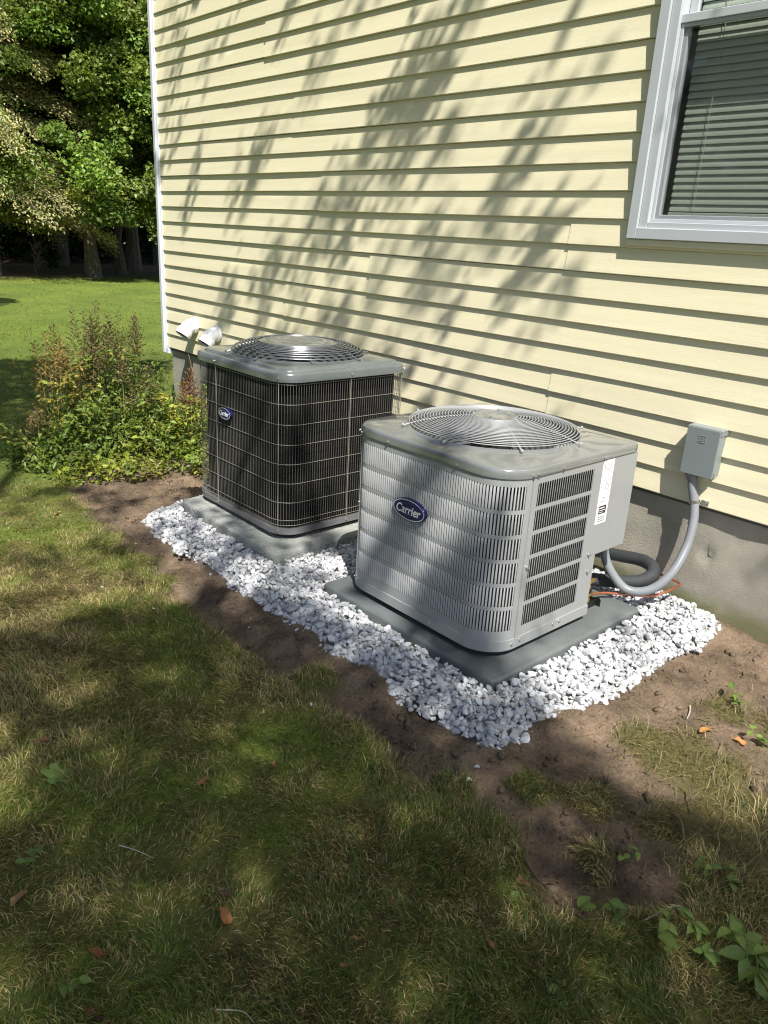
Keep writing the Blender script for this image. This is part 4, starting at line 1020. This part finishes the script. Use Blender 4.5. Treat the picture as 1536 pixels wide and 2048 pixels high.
STREAKS = [
 (.9, .06, [(1.50, -.84), (1.39, -.84), (1.30, -.74), (1.22, -.80), (1.08, -.72), (.95, -.62)]),
 (.7, .05, [(1.23, -.62), (1.18, -.78)]),
 (.93, .042, [(1.80, -1.24), (1.70, -1.27), (1.65, -1.36), (1.60, -1.46), (1.50, -1.47)]),
 (.85, .06, [(1.60, -1.50), (1.50, -1.62), (1.46, -1.8)]),
 (.88, .035, [(1.78, -1.76), (1.66, -1.74)]),
 (.75, .07, [(1.40, -1.05), (1.2, -1.15), (1.0, -1.05), (.8, -.75)]),
 (.72, .07, [(1.42, -1.45), (1.2, -1.5), (.95, -1.3)]),
 (.75, .04, [(.66, .06), (.55, -.02), (.45, -.12)]),
 (.75, .03, [(.37, .66), (.30, .60)]),
 (.6, .035, [(.10, 1.3), (.14, .95), (.2, .55)]),
 (.95, .045, [(1.06, -2.84), (1.0, -2.93), (.94, -3.02)]),
 (.95, .085, [(1.12, -3.22), (1.2, -3.38)]),
 (.85, .05, [(.46, -2.05), (.60, -2.3), (.68, -2.55)]),
 (.7, .04, [(1.70, -3.45), (1.60, -3.50)]),
]
def shade_density(a, b):
    d = np.zeros(len(a))
    for v, poly in ZONES: d = np.where(in_poly(a, b, poly), v, d)
    for v, w, pts in STREAKS:
        for i in range(len(pts) - 1): d = np.where(seg_dist(a, b, pts[i], pts[i + 1]) < w, np.maximum(v, d), d)
    clear = [(1.42, -2.2), (2.6, -1.95), (2.6, -4.0), (1.62, -3.85), (1.40, -3.40), (1.30, -2.7)]
    d = np.where(in_poly(a, b, clear) & (d < .6), .02, d)
    return d
lr = np.random.default_rng(5)
cl_area = 0.0105; n0 = int(5.6 * 9.6 * 4.2 / cl_area)
ca, cb = lr.uniform(-3, 2.6, n0), lr.uniform(-6.9, 2.7, n0)
dn = shade_density(ca, cb); patch = np.clip(fbm(ca * 3.0, cb * 3.0, 71, 3) * 3.4 - .75, .08, 2.4)
tau = np.where(dn > .93, 1.3, 1.0) * -np.log(1 - np.clip(dn, 0, .985)) * np.where((dn > .2) & (dn < .7), patch, 1)
keep = lr.uniform(0, 1, n0) < tau / 4.2; ca, cb = ca[keep], cb[keep]
cz = np.where(cb > -2.95, lr.uniform(4.6, 7.6, len(ca)), lr.uniform(4.6, 8.5, len(ca)))
tt = (cz - .572 * cb) / SV[2]
cen = ca[:, None] * E1 + cb[:, None] * E2 + tt[:, None] * SV
per = 10
LC = np.repeat(cen, per, 0) + np.clip(lr.normal(0, .042, (len(cen) * per, 3)), -.10, .10)
shade_tree = thing('shade_tree', (10.2, -7.2, 0), 'tall broadleaf tree whose dappled shade falls across wall and lawn', 'tree', 'trees out of view')
leaf_batch('crown', LC, lr.normal(size=(len(LC), 3)) + SV * .8, lr.uniform(.045, .085, len(LC)), vary(len(LC), (.07, .115, .03), .2, .06), M_leaf, shade_tree, aspect=.62)
q = MB(); tb = Vector((10.2, -7.2, -.2)); tp = Vector((8.6, -5.6, 8.5))
q.tube([tb, tb.lerp(tp, .35) + Vector((.1, -.1, 0)), tb.lerp(tp, .7), tp], [.34, .24, .17, .06], 12); q.build('trunk', M_bark, shade_tree, smooth=True)
q = MB()
dense = np.where(shade_density(ca, cb) > .8)[0]
for i in lr.choice(dense, 34, replace=False):
    e = Vector(cen[i]); s_ = tb.lerp(tp, min(.98, max(.45, (e.z - 1.5) / 8.5))); q.tube([s_, s_.lerp(e, .5) + Vector((0, 0, .35)), e], [.05, .03, .008], 6)
q.build('limbs', M_bark, shade_tree, smooth=True)

# ------------------------------------------------------------------ planting bed at the house corner
BEDC = (1.02, -0.78)
def leaf_mesh(name, L, W, col, curl=.15, n=6):
    V = []; 
    for i in range(n + 1):
        f = i / n; w = W / 2 * (math.sin(math.pi * f ** .75) ** .9 if 0 < f < 1 else 0.0) ; z = -curl * L * f * f
        V += [(-w, f * L, z + w * .35), (0, f * L, z), (w, f * L, z + w * .35)]
    Fq = []
    for i in range(n):
        a = i * 3; Fq += [(a, a + 1, a + 4, a + 3), (a + 1, a + 2, a + 5, a + 4)]
    me = bpy.data.meshes.new(name); me.from_pydata(V, [], Fq); finish(me, M_leaf, True, 70)
    at = me.attributes.new('col', 'FLOAT_COLOR', 'POINT'); c = np.ones((len(V), 4), np.float32)
    c[:, :3] = np.array(col) * (1 + RNG.normal(0, .1, (len(V), 1))); c[1::3, :3] *= 1.25; at.data.foreach_set('color', c.ravel())
    return me
BIGLEAF = [leaf_mesh('leaf', .062, .036, (.17, .23, .055)), leaf_mesh('leaf', .055, .034, (.22, .27, .07), .25), leaf_mesh('leaf', .07, .036, (.18, .25, .058), .3), leaf_mesh('leaf', .05, .03, (.26, .29, .09), .1)]
def leafy_plant(x, y, h, nl, spread, label, seed, group, meshes=BIGLEAF, scale=1.0, name='leafy_plant'):
    r = random.Random(seed); z0 = float(gz(x, y)); t = thing(name, (x, y, z0), label, 'plant', group)
    q = MB(); ends = []
    for k in range(max(2, nl // 5)):
        a = r.uniform(0, 6.283); rr = spread * r.uniform(.3, 1); e = Vector((x + rr * math.cos(a), y + rr * math.sin(a), z0 + h * r.uniform(.75, 1.05))); s_ = Vector((x, y, z0 - .01)); m_ = s_.lerp(e, .5) + Vector((-math.cos(a), -math.sin(a), 0)) * rr * .12
        q.tube([s_, m_, e], [.0035 * scale, .003 * scale, .0015 * scale], 5); ends.append((s_, m_, e))
    q.build('stems', M_gstem, t, smooth=True)
    for k in range(nl):
        s_, m_, e = ends[k % len(ends)]; f = r.uniform(.45, 1.0); p = m_.lerp(e, (f - .5) * 2) if f > .5 else s_.lerp(m_, f * 2)
        o = bpy.data.objects.new('leaf', meshes[r.randrange(len(meshes))]); sc = scale * r.uniform(.75, 1.2)
        o.matrix_basis = Matrix.Translation(p) @ Matrix.Rotation(r.uniform(0, 6.283), 4, 'Z') @ Matrix.Rotation(r.uniform(-.25, .5), 4, 'X') @ Matrix.Rotation(r.uniform(-.5, .5), 4, 'Y') @ Matrix.Diagonal((sc, sc, sc, 1))
        COL.objects.link(o); o.parent = t; o.matrix_parent_inverse = Matrix.Translation((-x, -y, -z0))
    return t
BP = [(1.52, -1.0, .30, 16, .13, 'leafy plant with broad pale leaves in the middle of the bed front'), (1.40, -.78, .36, 16, .14, 'broad leaved plant behind the middle of the bed front'),
      (1.78, -.74, .17, 14, .14, 'low yellow green plant beside the dark condenser'), (1.62, -.55, .20, 12, .12, 'yellow green plant against the foundation'),
      (1.70, -1.12, .14, 12, .12, 'low broad leaved plant at the soil edge of the bed'), (1.35, -1.28, .16, 12, .13, 'low broad leaved plant at the lawn edge of the bed'),
      (1.10, -1.05, .36, 12, .12, 'broad leaved plant in the left part of the bed'), (1.05, -.55, .40, 12, .12, 'broad leaved plant by the foot of the corner post'),
      (.85, -.30, .42, 10, .1, 'broad leaved plant right under the corner post'), (1.22, -1.42, .12, 10, .12, 'smallest leafy plant at the left tip of the bed')]
for i, (x_, y_, h_, n_, s_, lab) in enumerate(BP): leafy_plant(x_, y_, h_, n_, s_, lab, 300 + i, 'leafy plants in the corner bed')

def astilbe(x, y, h, nplume, tint, label, seed, golden=False):
    r = np.random.default_rng(seed); z0 = float(gz(x, y)); t = thing('astilbe_plant', (x, y, z0), label, 'plant', 'feathery plants in the corner bed')
    # ferny foliage
    Cn, Nn, sz, ud = [], [], [], []; q = MB()
    for k in range(20):
        a = r.uniform(0, 6.283); ln = r.uniform(.14, .26); hh = h * r.uniform(.38, .76); d = np.array([math.cos(a), math.sin(a)])
        pts = [Vector((x + d[0] * ln * u, y + d[1] * ln * u, z0 + hh * math.sin(min(1, u * 1.1) * 1.45))) for u in (0, .35, .7, 1)]
        q.tube(pts, [.0028, .0024, .002, .001], 4)
        for u in np.linspace(.35, 1.05, 13):
            p = np.array([x + d[0] * ln * u, y + d[1] * ln * u, z0 + hh * math.sin(min(1, u * 1.1) * 1.45)])
            for sd in (-1, 1):
                w = .055 * (1.3 - u) + .018
                c = p + np.array([-d[1], d[0], 0]) * sd * w * r.uniform(.4, 1) + np.array([0, 0, r.normal(0, .012)]); Cn.append(c); Nn.append(r.normal(size=3) * .4 + np.array([.1, 0, 1])); sz.append(r.uniform(.022, .046)); ud.append(np.array([-d[1] * sd + d[0] * .6, d[0] * sd + d[1] * .6, -.1]))
    q.build('stems', M_gstem, t, smooth=True)
    n = len(Cn); leaf_batch('foliage', np.array(Cn), np.array(Nn), np.array(sz), vary(n, np.array(tint) * np.array([2.5, 2.2, 1.6]), .3, .12), M_leaf, t, aspect=.5, updir=np.array(ud))
    for k in range(nplume * 2):
        a = r.uniform(0, 6.283); rr = r.uniform(.02, .13); px, py = x + rr * math.cos(a), y + rr * math.sin(a); hp = h * r.uniform(.74, 1.04); lx_, ly_ = r.normal(0, .02), r.normal(0, .02)
        base = Vector((x + rr * .4 * math.cos(a), y + rr * .4 * math.sin(a), z0)); tip = Vector((px + lx_, py + ly_, z0 + hp)); q = MB(); q.tube([base, base.lerp(tip, .5), tip], [.0026, .002, .0008], 5)
        pl = q.build('flower_plume', M_stem, t, smooth=True)
        C2, N2, s2, u2 = [], [], [], []
        pln = (.25 if golden else .23) * r.uniform(.85, 1.15) * (h / .75)
        for j in range(34):
            f = j / 33; p0 = tip + (base - tip).normalized() * pln * f; bl = (.014 + .066 * f ** .8) * r.uniform(.7, 1.15) * (1.25 if golden else 1); aa = j * 2.4 + r.uniform(-.3, .3)
            dirb = np.array([math.cos(aa), math.sin(aa), .55]); dirb /= np.linalg.norm(dirb)
            for u in np.linspace(.2, 1, max(2, int(bl / .0045))):
                C2.append(np.array(p0) + dirb * bl * u + r.normal(0, .002, 3)); N2.append(r.normal(size=3)); s2.append(r.uniform(.008, .017)); u2.append(dirb)
        n = len(C2); leaf_batch('florets', np.array(C2), np.array(N2), np.array(s2), vary(n, (.34, .25, .09) if golden else ((.23, .11, .06) if tint[0] > .12 else (.20, .165, .08)), .3, .12), M_plume, pl, aspect=.6, updir=np.array(u2))
AS = [(.92, -1.20, .86, 3, (.10, .105, .03), 'feathery plant with dense golden tan plumes at the left of the bed', 1, True), (.88, -1.02, .88, 3, (.06, .09, .025), 'feathery plant with brown plumes left of the tallest one', 2, False),
      (.90, -.86, .96, 4, (.06, .09, .025), 'tallest feathery plant with brown plumes', 3, False), (.90, -.70, .86, 2, (.065, .10, .03), 'feathery plant with two plumes near the corner post', 4, False),
      (1.20, -.90, .62, 1, (.07, .105, .03), 'ferny green plant in the middle of the bed', 5, False), (1.18, -.66, .58, 1, (.07, .11, .03), 'ferny green plant nearer the house in the middle of the bed', 6, False),
      (1.42, -.56, .58, 2, (.13, .15, .035), 'yellowing feathery plant with rusty plumes before the foundation', 7, False), (1.05, -1.38, .40, 1, (.08, .10, .03), 'short ferny plant at the left tip of the bed', 8, False),
      (1.62, -.33, .56, 1, (.13, .14, .035), 'thin feathery plant with one rusty plume against the foundation', 9, False), (.70, -.62, .70, 1, (.05, .085, .025), 'ferny plant at the back of the bed', 10, False)]
for (x_, y_, h_, n_, c_, lab, sd, gd) in AS: astilbe(x_, y_, h_, n_, c_, lab, sd, gd)
# low leaves filling the bed
n = 10000; bx_ = RNG.uniform(.25, 2.05, n); by_ = RNG.uniform(-1.62, -.02, n)
e_ = ((bx_ - 1.08) / .88) ** 2 + ((by_ + .80) / .74) ** 2 + (fbm(bx_ * 5, by_ * 5, 81) - .5) * .5
k_ = (e_ < 1) & ~((bx_ > 1.55) & (by_ < -.95 - (bx_ - 1.55) * -.5) & (bx_ > 1.75)); bx_, by_, e_ = bx_[k_], by_[k_], e_[k_]; n = len(bx_)
hmax = (.06 + .34 * (1 - e_).clip(0, 1) ** .7 * (1 - .72 * sstep(1.0, 1.85, bx_))) * (.6 + .8 * fbm(bx_ * 7, by_ * 7, 82))
bz_ = gz(bx_, by_) + hmax * RNG.uniform(.0, 1, n) ** .55
base_c = np.where((vnoise(bx_ * 6, by_ * 6, 83) > .55)[:, None], np.array([[.055, .095, .025]]), np.array([[.08, .115, .03]])); base_c = np.where((bx_ > 1.5)[:, None], base_c * np.array([[1.5, 1.3, 1.0]]), base_c)
gc = leaf_batch('ground_cover', np.stack([bx_, by_, bz_], 1), RNG.normal(size=(n, 3)) * .55 + np.array([.15, -.15, .9]), RNG.uniform(.018, .052, n), (np.array([[1.9, 1.75, 1.15]]) * base_c * (1 + RNG.normal(0, .25, (n, 1)))).clip(.01, .5), M_leaf, None, aspect=.48)
tag(gc, 'tangled low green foliage filling the corner planting bed', kind='stuff')
# bare dry stalks
for i, (p0, p1, lab) in enumerate([((1.32, -.42, 0), (1.12, -.42, .62), 'long dry stalk leaning by the corner post'), ((1.66, -.36, 0), (1.46, -.28, .50), 'dry stalk leaning before the foundation'), ((.98, -1.36, .10), (.80, -1.45, .22), 'pale dry stalk lying out of the left of the bed')]):
    a, b = Vector(p0), Vector(p1); a.z += float(gz(a.x, a.y)); b.z += float(gz(b.x, b.y)); q = MB(); q.tube([a, a.lerp(b, .5) + Vector((.01, .01, .01)), b], [.003, .0025, .0012], 5); tag(q.build('dry_stalk', M_stem, None, smooth=True), lab, 'stalk', 'dry stalks in the bed')

# ------------------------------------------------------------------ turf
def blades(name, n, xr, yr, hmin, hmax, wid, label, dens, seed, flat=0.0, colf=None, parent=None, zone=None):
    r = np.random.default_rng(seed); x = r.uniform(*xr, n); y = r.uniform(*yr, n); d = dens(x, y); k = r.uniform(0, 1, n) < d; x, y = x[k], y[k]; n = len(x)
    # clumps share a lean
    lean_a = 6.283 * fbm(x * 5.5, y * 5.5, 91, 2) * 2 + r.normal(0, 1.0, n); h = r.uniform(hmin, hmax, n) * (0.65 + .8 * fbm(x * 3.1, y * 3.1, 92, 3))
    ln = np.clip(r.normal(.55, .3, n) + flat, .05, 1.4)
    z = gz(x, y) - .004
    D = np.stack([np.cos(lean_a) * np.sin(ln), np.sin(lean_a) * np.sin(ln), np.cos(ln)], 1); ln2 = np.clip(ln + r.uniform(.2, .9, n), 0, 1.75)
    D2 = np.stack([np.cos(lean_a + .3) * np.sin(ln2), np.sin(lean_a + .3) * np.sin(ln2), np.cos(ln2)], 1)
    side = np.stack([-np.sin(lean_a + r.normal(0, .8, n)), np.cos(lean_a), r.normal(0, .2, n)], 1); side /= np.linalg.norm(side, axis=1)[:, None]
    w = (wid * r.uniform(.6, 1.35, n))[:, None]; P0 = np.stack([x, y, z], 1); P1_ = P0 + D * (h * .55)[:, None]; P2_ = P1_ + D2 * (h * .5)[:, None]
    P2_[:, 2] = np.maximum(P2_[:, 2], z + .002)
    V = np.stack([P0 - side * w, P0 + side * w, P1_ - side * w * .75, P1_ + side * w * .75, P2_], 1).reshape(-1, 3)
    b = np.arange(n)[:, None] * 5; Fq = np.concatenate([b + np.array([[0, 1, 3]]), b + np.array([[0, 3, 2]]), b + np.array([[2, 3, 4]])])
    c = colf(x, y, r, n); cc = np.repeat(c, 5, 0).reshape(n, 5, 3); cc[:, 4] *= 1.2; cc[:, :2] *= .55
    o = mesh_np(name, V, Fq, M_grass, cc.reshape(-1, 3), parent); tag(o, label, kind='stuff'); return o
def turf_col(x, y, r, n):
    dr_ = dry_f(x, y); p = r.uniform(0, 1, n); g = np.array([[.130, .172, .030]]) * (1 + r.normal(0, .42, (n, 1))).clip(.25, 2) * (1 + r.normal(0, .08, (n, 3)))
    s = np.array([[.38, .305, .145]]) * (1 + r.normal(0, .38, (n, 1))); o_ = np.array([[.235, .215, .062]]) * (1 + r.normal(0, .25, (n, 1)))
    dr_ = np.maximum(dr_, .85 * sstep(-1.35, -1.15, y) * sstep(4.5, 4.7, x)); k = (p < .18 + .54 * dr_)[:, None]; k2 = ((p > .55) & (p < .82))[:, None]
    return np.where(k, s, np.where(k2, o_, g)).clip(.01, .6)
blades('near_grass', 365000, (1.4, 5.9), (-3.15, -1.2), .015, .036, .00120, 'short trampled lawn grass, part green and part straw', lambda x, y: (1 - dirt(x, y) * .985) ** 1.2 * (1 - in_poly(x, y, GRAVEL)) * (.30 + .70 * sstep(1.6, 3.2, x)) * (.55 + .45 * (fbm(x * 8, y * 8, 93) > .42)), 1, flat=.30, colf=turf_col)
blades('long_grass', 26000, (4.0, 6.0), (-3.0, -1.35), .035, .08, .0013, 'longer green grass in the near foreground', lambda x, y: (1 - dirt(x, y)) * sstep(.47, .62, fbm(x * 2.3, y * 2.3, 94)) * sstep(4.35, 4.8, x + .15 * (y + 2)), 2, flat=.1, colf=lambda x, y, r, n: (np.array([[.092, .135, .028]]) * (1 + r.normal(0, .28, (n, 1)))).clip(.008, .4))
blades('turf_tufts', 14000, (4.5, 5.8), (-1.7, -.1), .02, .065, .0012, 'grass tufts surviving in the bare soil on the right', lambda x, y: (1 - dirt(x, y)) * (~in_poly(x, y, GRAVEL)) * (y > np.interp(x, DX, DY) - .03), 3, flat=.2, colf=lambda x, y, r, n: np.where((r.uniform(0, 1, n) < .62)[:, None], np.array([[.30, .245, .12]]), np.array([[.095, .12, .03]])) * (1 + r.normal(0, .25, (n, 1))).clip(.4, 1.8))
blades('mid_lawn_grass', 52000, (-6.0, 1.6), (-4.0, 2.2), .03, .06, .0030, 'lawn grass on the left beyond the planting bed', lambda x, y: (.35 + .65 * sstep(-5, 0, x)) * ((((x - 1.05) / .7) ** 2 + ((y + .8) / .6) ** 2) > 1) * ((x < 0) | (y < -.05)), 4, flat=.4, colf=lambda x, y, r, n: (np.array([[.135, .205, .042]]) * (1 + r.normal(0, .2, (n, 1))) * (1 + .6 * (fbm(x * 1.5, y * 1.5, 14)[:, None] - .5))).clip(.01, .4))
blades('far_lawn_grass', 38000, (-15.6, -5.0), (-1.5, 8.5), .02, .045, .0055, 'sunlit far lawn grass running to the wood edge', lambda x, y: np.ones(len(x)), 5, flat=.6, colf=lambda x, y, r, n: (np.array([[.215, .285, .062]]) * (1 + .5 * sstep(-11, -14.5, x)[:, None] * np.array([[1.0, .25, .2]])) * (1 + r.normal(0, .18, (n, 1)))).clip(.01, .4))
# loose straw and cut stems lying on the soil
def straw(x, y, r, n): return np.where((r.uniform(0, 1, n) < .6)[:, None], np.array([[.30, .215, .10]]), np.array([[.11, .085, .05]])) * (1 + r.normal(0, .25, (n, 1))).clip(.4, 1.7)
blades('loose_straw', 11000, (1.7, 5.5), (-1.75, -.05), .025, .07, .0009, 'loose straw and dead roots lying on the bare soil', lambda x, y: dirt(x, y) * (~in_poly(x, y, GRAVEL)) * (.12 + .9 * sstep(.5, .7, fbm(x * 6, y * 6, 95))), 6, flat=.75, colf=straw)
# soil crumbs
n = 16000; sx_, sy_ = RNG.uniform(1.6, 5.6, n), RNG.uniform(-1.75, -.05, n); k_ = (dirt(sx_, sy_) > .6) & ~in_poly(sx_, sy_, GRAVEL) & (RNG.uniform(0, 1, n) < .25 + .9 * sstep(.5, .7, fbm(sx_ * 5, sy_ * 5, 96))); sx_, sy_ = sx_[k_], sy_[k_]
Vs, Fs, off = [], [], 0
OCT = np.array([[1, 0, 0], [-1, 0, 0], [0, 1, 0], [0, -1, 0], [0, 0, 1], [0, 0, -1]], float); OF = np.array([[0, 2, 4], [2, 1, 4], [1, 3, 4], [3, 0, 4], [2, 0, 5], [1, 2, 5], [3, 1, 5], [0, 3, 5]])
sz_g = gz(sx_, sy_)
for x_, y_, zg_ in zip(sx_, sy_, sz_g):
    s_ = float(np.clip(RNG.lognormal(math.log(.0036), .6), .0015, .016)); Vs.append(OCT * s_ * RNG.uniform(.6, 1.2, (6, 3)) + np.array([x_, y_, zg_ + s_ * .2])); Fs.append(OF + off); off += 6
n = 2600; kx_, ky_ = RNG.uniform(1.7, 5.5, n), RNG.uniform(-1.72, -.05, n)
k_ = (dirt(kx_, ky_) > .35) & ~in_poly(kx_, ky_, GRAVEL) & (poly_dist(kx_, ky_, GRAVEL) > .03) & (RNG.uniform(0, 1, n) < .10 + .8 * sstep(.52, .68, fbm(kx_ * 4, ky_ * 4, 97)))
kx_, ky_ = kx_[k_], ky_[k_]; kz_ = gz(kx_, ky_)
for x_, y_, zg_ in zip(kx_, ky_, kz_):
    s_ = float(np.clip(RNG.lognormal(math.log(.009), .45), .005, .026)); V_, F_ = SHAPES[int(RNG.integers(10))][1:]; an = RNG.uniform(0, 6.28)
    Rz = np.array([[math.cos(an), -math.sin(an), 0], [math.sin(an), math.cos(an), 0], [0, 0, 1]]); Vs.append((V_ * s_ * np.array([1, 1, .8])) @ Rz.T + np.array([x_, y_, zg_ + s_ * .12])); Fs.append(F_ + off); off += len(V_)
cr = mesh_np('soil_crumbs', np.concatenate(Vs), np.concatenate(Fs), M_ground, np.tile([[1, 0, 0]], (off, 1))); tag(cr, 'loose crumbs of brown soil beside the gravel', kind='stuff')

# ------------------------------------------------------------------ weeds, fallen leaves, twigs
WEED = [leaf_mesh('leaf', .046, .026, (.14, .21, .05), .2), leaf_mesh('leaf', .038, .024, (.19, .26, .06), .35), leaf_mesh('leaf', .052, .029, (.12, .185, .045), .25)]
WL = [(5.17, -1.53, .07, 6, .05, 1.0, 'weed with upright pale oval leaves in the right foreground'), (5.32, -1.40, .09, 14, .10, .95, 'broad leaved weed at the lower right corner'), (5.24, -1.47, .06, 14, .08, .7, 'small bright weed left of the broad leaved corner weed'),
      (5.14, -1.29, .035, 5, .05, .6, 'low clover-like weed in the soil patch on the right'), (5.09, -1.55, .03, 6, .06, .75, 'flat weed at the edge of the dark soil hole'), (5.01, -1.55, .03, 4, .05, .75, 'flat weed with two oval leaves by the soil edge'),
      (5.20, -1.26, .04, 6, .05, .6, 'little weed beside the curved root'), (4.90, -.55, .06, 9, .07, .6, 'sunlit green weed by the gravel on the right'), (5.03, -.68, .06, 9, .08, .7, 'sunlit weed cluster at the right edge'), (5.0, -.40, .05, 8, .06, .6, 'sunlit weed nearest the foundation on the right'),
      (4.19, -2.46, .035, 6, .05, .6, 'small weed in the lawn at the left edge'), (4.52, -2.50, .03, 5, .05, .6, 'small pale weed in the lower left lawn'), (5.11, -1.82, .02, 3, .04, .8, 'flat round leaved weed in the lower right lawn'), (5.01, -1.39, .05, 6, .05, .55, 'thin weed standing in the dark soil hole'), (5.37, -1.50, .06, 12, .09, .9, 'dark broad leaved weed at the bottom right corner'), (4.90, -1.72, .02, 4, .04, .55, 'small weed in the turf below the soil edge')]
for i, (x_, y_, h_, n_, s_, sc, lab) in enumerate(WL): leafy_plant(x_, y_, h_, n_, s_, lab, 500 + i, 'weeds in lawn and soil', WEED, sc, 'weed')

def dead_leaf(x, y, size, col, label, seed, lobes=False, group='fallen brown leaves', yaw_=None):
    r = random.Random(seed); z0 = float(gz(x, y)) + .012; size *= .74; n = 26; ring = []
    for k in range(n):
        a = 2 * math.pi * k / n
        if lobes:
            rr = .30 + .22 * abs(math.cos(a * 2.5)) ** 1.5 + (.05 if k % 2 else 0)
        else: rr = (.30 + .18 * abs(math.cos(a))) * (1 + .12 * math.sin(a * 5 + seed))
        ring.append((rr * math.cos(a), rr * (1 if lobes else .62) * math.sin(a)))
    V = [(0, 0, 0)]; Fq = []; cu = r.uniform(.5, 1.1) * (.25 if lobes else 1)
    def bend(px, py): return (px, py, cu * (px * px * .9 + py * py * 1.6) * .9 - .05 + .10 * math.sin(px * 7 + seed) * (0 if lobes else 1))
    for p in ring: V.append(bend(p[0] * .55, p[1] * .55))
    for p in ring: V.append(bend(*p))
    for k in range(n):
        j = (k + 1) % n; Fq += [(0, 1 + k, 1 + j), (1 + k, 1 + n + k, 1 + n + j, 1 + j)]
    ya = r.uniform(0, 6.28); ca_, sa_ = math.cos(ya), math.sin(ya); tx = r.uniform(-.4, .4)
    V = [(x + size * (px * ca_ - py * sa_), y + size * (px * sa_ + py * ca_), z0 + size * (pz + tx * py)) for px, py, pz in V]
    q = MB(); q.add(V, Fq); s0_ = Vector(V[0]); q.tube([s0_, s0_ + Vector((-ca_, -sa_, .05)) * size * .6, s0_ + Vector((-ca_, -sa_, -.1)) * size * .95], size * .012, 4)
    o = q.build('fallen_leaf', M_deadleaf, None, smooth=True, angle=60); set_col(o, np.array(col) * np.array([1.0, 1.05, 1.1]) * (1 + RNG.normal(0, .12, (len(o.data.vertices), 1)))); tag(o, label, 'leaf', group)
FL = [((4.26, -2.51), .062, (.36, .20, .085), 'curled tan leaf in the grass at the lower left edge'), ((4.57, -2.20), .070, (.30, .13, .055), 'folded rusty leaf in the lower left lawn'), ((4.51, -2.17), .05, (.14, .07, .045), 'dark brown leaf just above the folded rusty leaf'),
      ((4.49, -2.43), .055, (.19, .07, .03), 'dark rusty leaf half sunk in the lower left grass'), ((3.77, -2.12), .045, (.36, .24, .09), 'small yellow tan leaf in the dry turf'), ((4.18, -2.04), .045, (.34, .16, .06), 'orange brown leaf near the middle of the lawn'),
      ((3.76, -2.29), .055, (.20, .09, .045), 'reddish leaf near the left edge of the lawn'), ((4.96, -1.82), .038, (.30, .16, .08), 'small tan leaf in the lower middle lawn'), ((2.05, -1.63), .06, (.40, .22, .08), 'orange leaf near the planting bed'), ((4.24, -1.86), .035, (.30, .15, .07), 'tiny brown leaf between lawn and soil'),
      ((4.61, -2.49), .06, (.10, .045, .025), 'very dark leaf at the bottom edge'), ((4.78, -2.02), .03, (.32, .17, .07), 'tiny orange leaf in the lower middle lawn'), ((4.81, -2.08), .03, (.28, .15, .06), 'tiny tan leaf beside long grass'), ((4.88, -.76), .065, (.46, .22, .07), 'orange leaf on the sunlit turf at right'), ((4.97, -.72), .055, (.42, .20, .07), 'orange leaf nearer the right edge'),
      ((4.90, -1.64), .05, (.26, .14, .06), 'crumpled brown leaf at the soil edge'), ((5.20, -1.42), .035, (.22, .11, .05), 'brown leaf beside the corner weeds')]
for i, (p, s_, c_, lab) in enumerate(FL): dead_leaf(p[0], p[1], s_, c_, lab, i + 1)
dead_leaf(3.93, -2.31, .095, (.13, .19, .05), 'green lobed maple leaf lying on the left lawn', 40, True, 'fallen green leaves')
def twig(pts, r, m, label):
    P = smooth_path([(a, b, float(gz(a, b)) + c * .6) for a, b, c in pts], 6); r *= .65 if m is M_pale else .85; q = MB(); n = len(P); q.tube(P, [r * (1 - .6 * i / n) for i in range(n)], 6); tag(q.build('twig', m, None, smooth=True), label, 'twig', 'twigs on the ground')
twig([(4.255, -2.29, .035), (4.29, -2.27, .04), (4.335, -2.245, .03)], .0022, M_pale, 'bleached white twig in the left lawn')
twig([(5.0, -1.16, .015), (5.03, -1.18, .03), (5.06, -1.22, .02), (5.08, -1.24, .025), (5.10, -1.27, .006)], .005, M_twig, 'curved bare root lying across the right soil patch')
twig([(4.855, -1.585, .02), (4.90, -1.575, .012), (4.945, -1.56, .012)], .0045, M_twig, 'straight brown stick at the soil edge')
twig([(4.98, -1.05, .03), (5.04, -1.13, .04), (5.12, -1.16, .02)], .0025, M_twig, 'thin branching twig above the curved root')
twig([(4.78, -.66, .012), (4.80, -.70, .012), (4.81, -.735, .010)], .005, M_pale, 'short pale stick on the sunlit soil')
twig([(4.74, -2.32, .03), (4.78, -2.29, .035), (4.81, -2.285, .03)], .002, M_pale, 'short pale stem in the lower left grass')
twig([(5.13, -1.52, .02), (5.16, -1.45, .05), (5.19, -1.43, .015)], .002, M_pale, 'arched pale stem over the dark soil hole')
twig([(4.06, -2.1, .035), (4.09, -2.13, .04)], .002, M_pale, 'tiny white stem standing in the mid lawn')
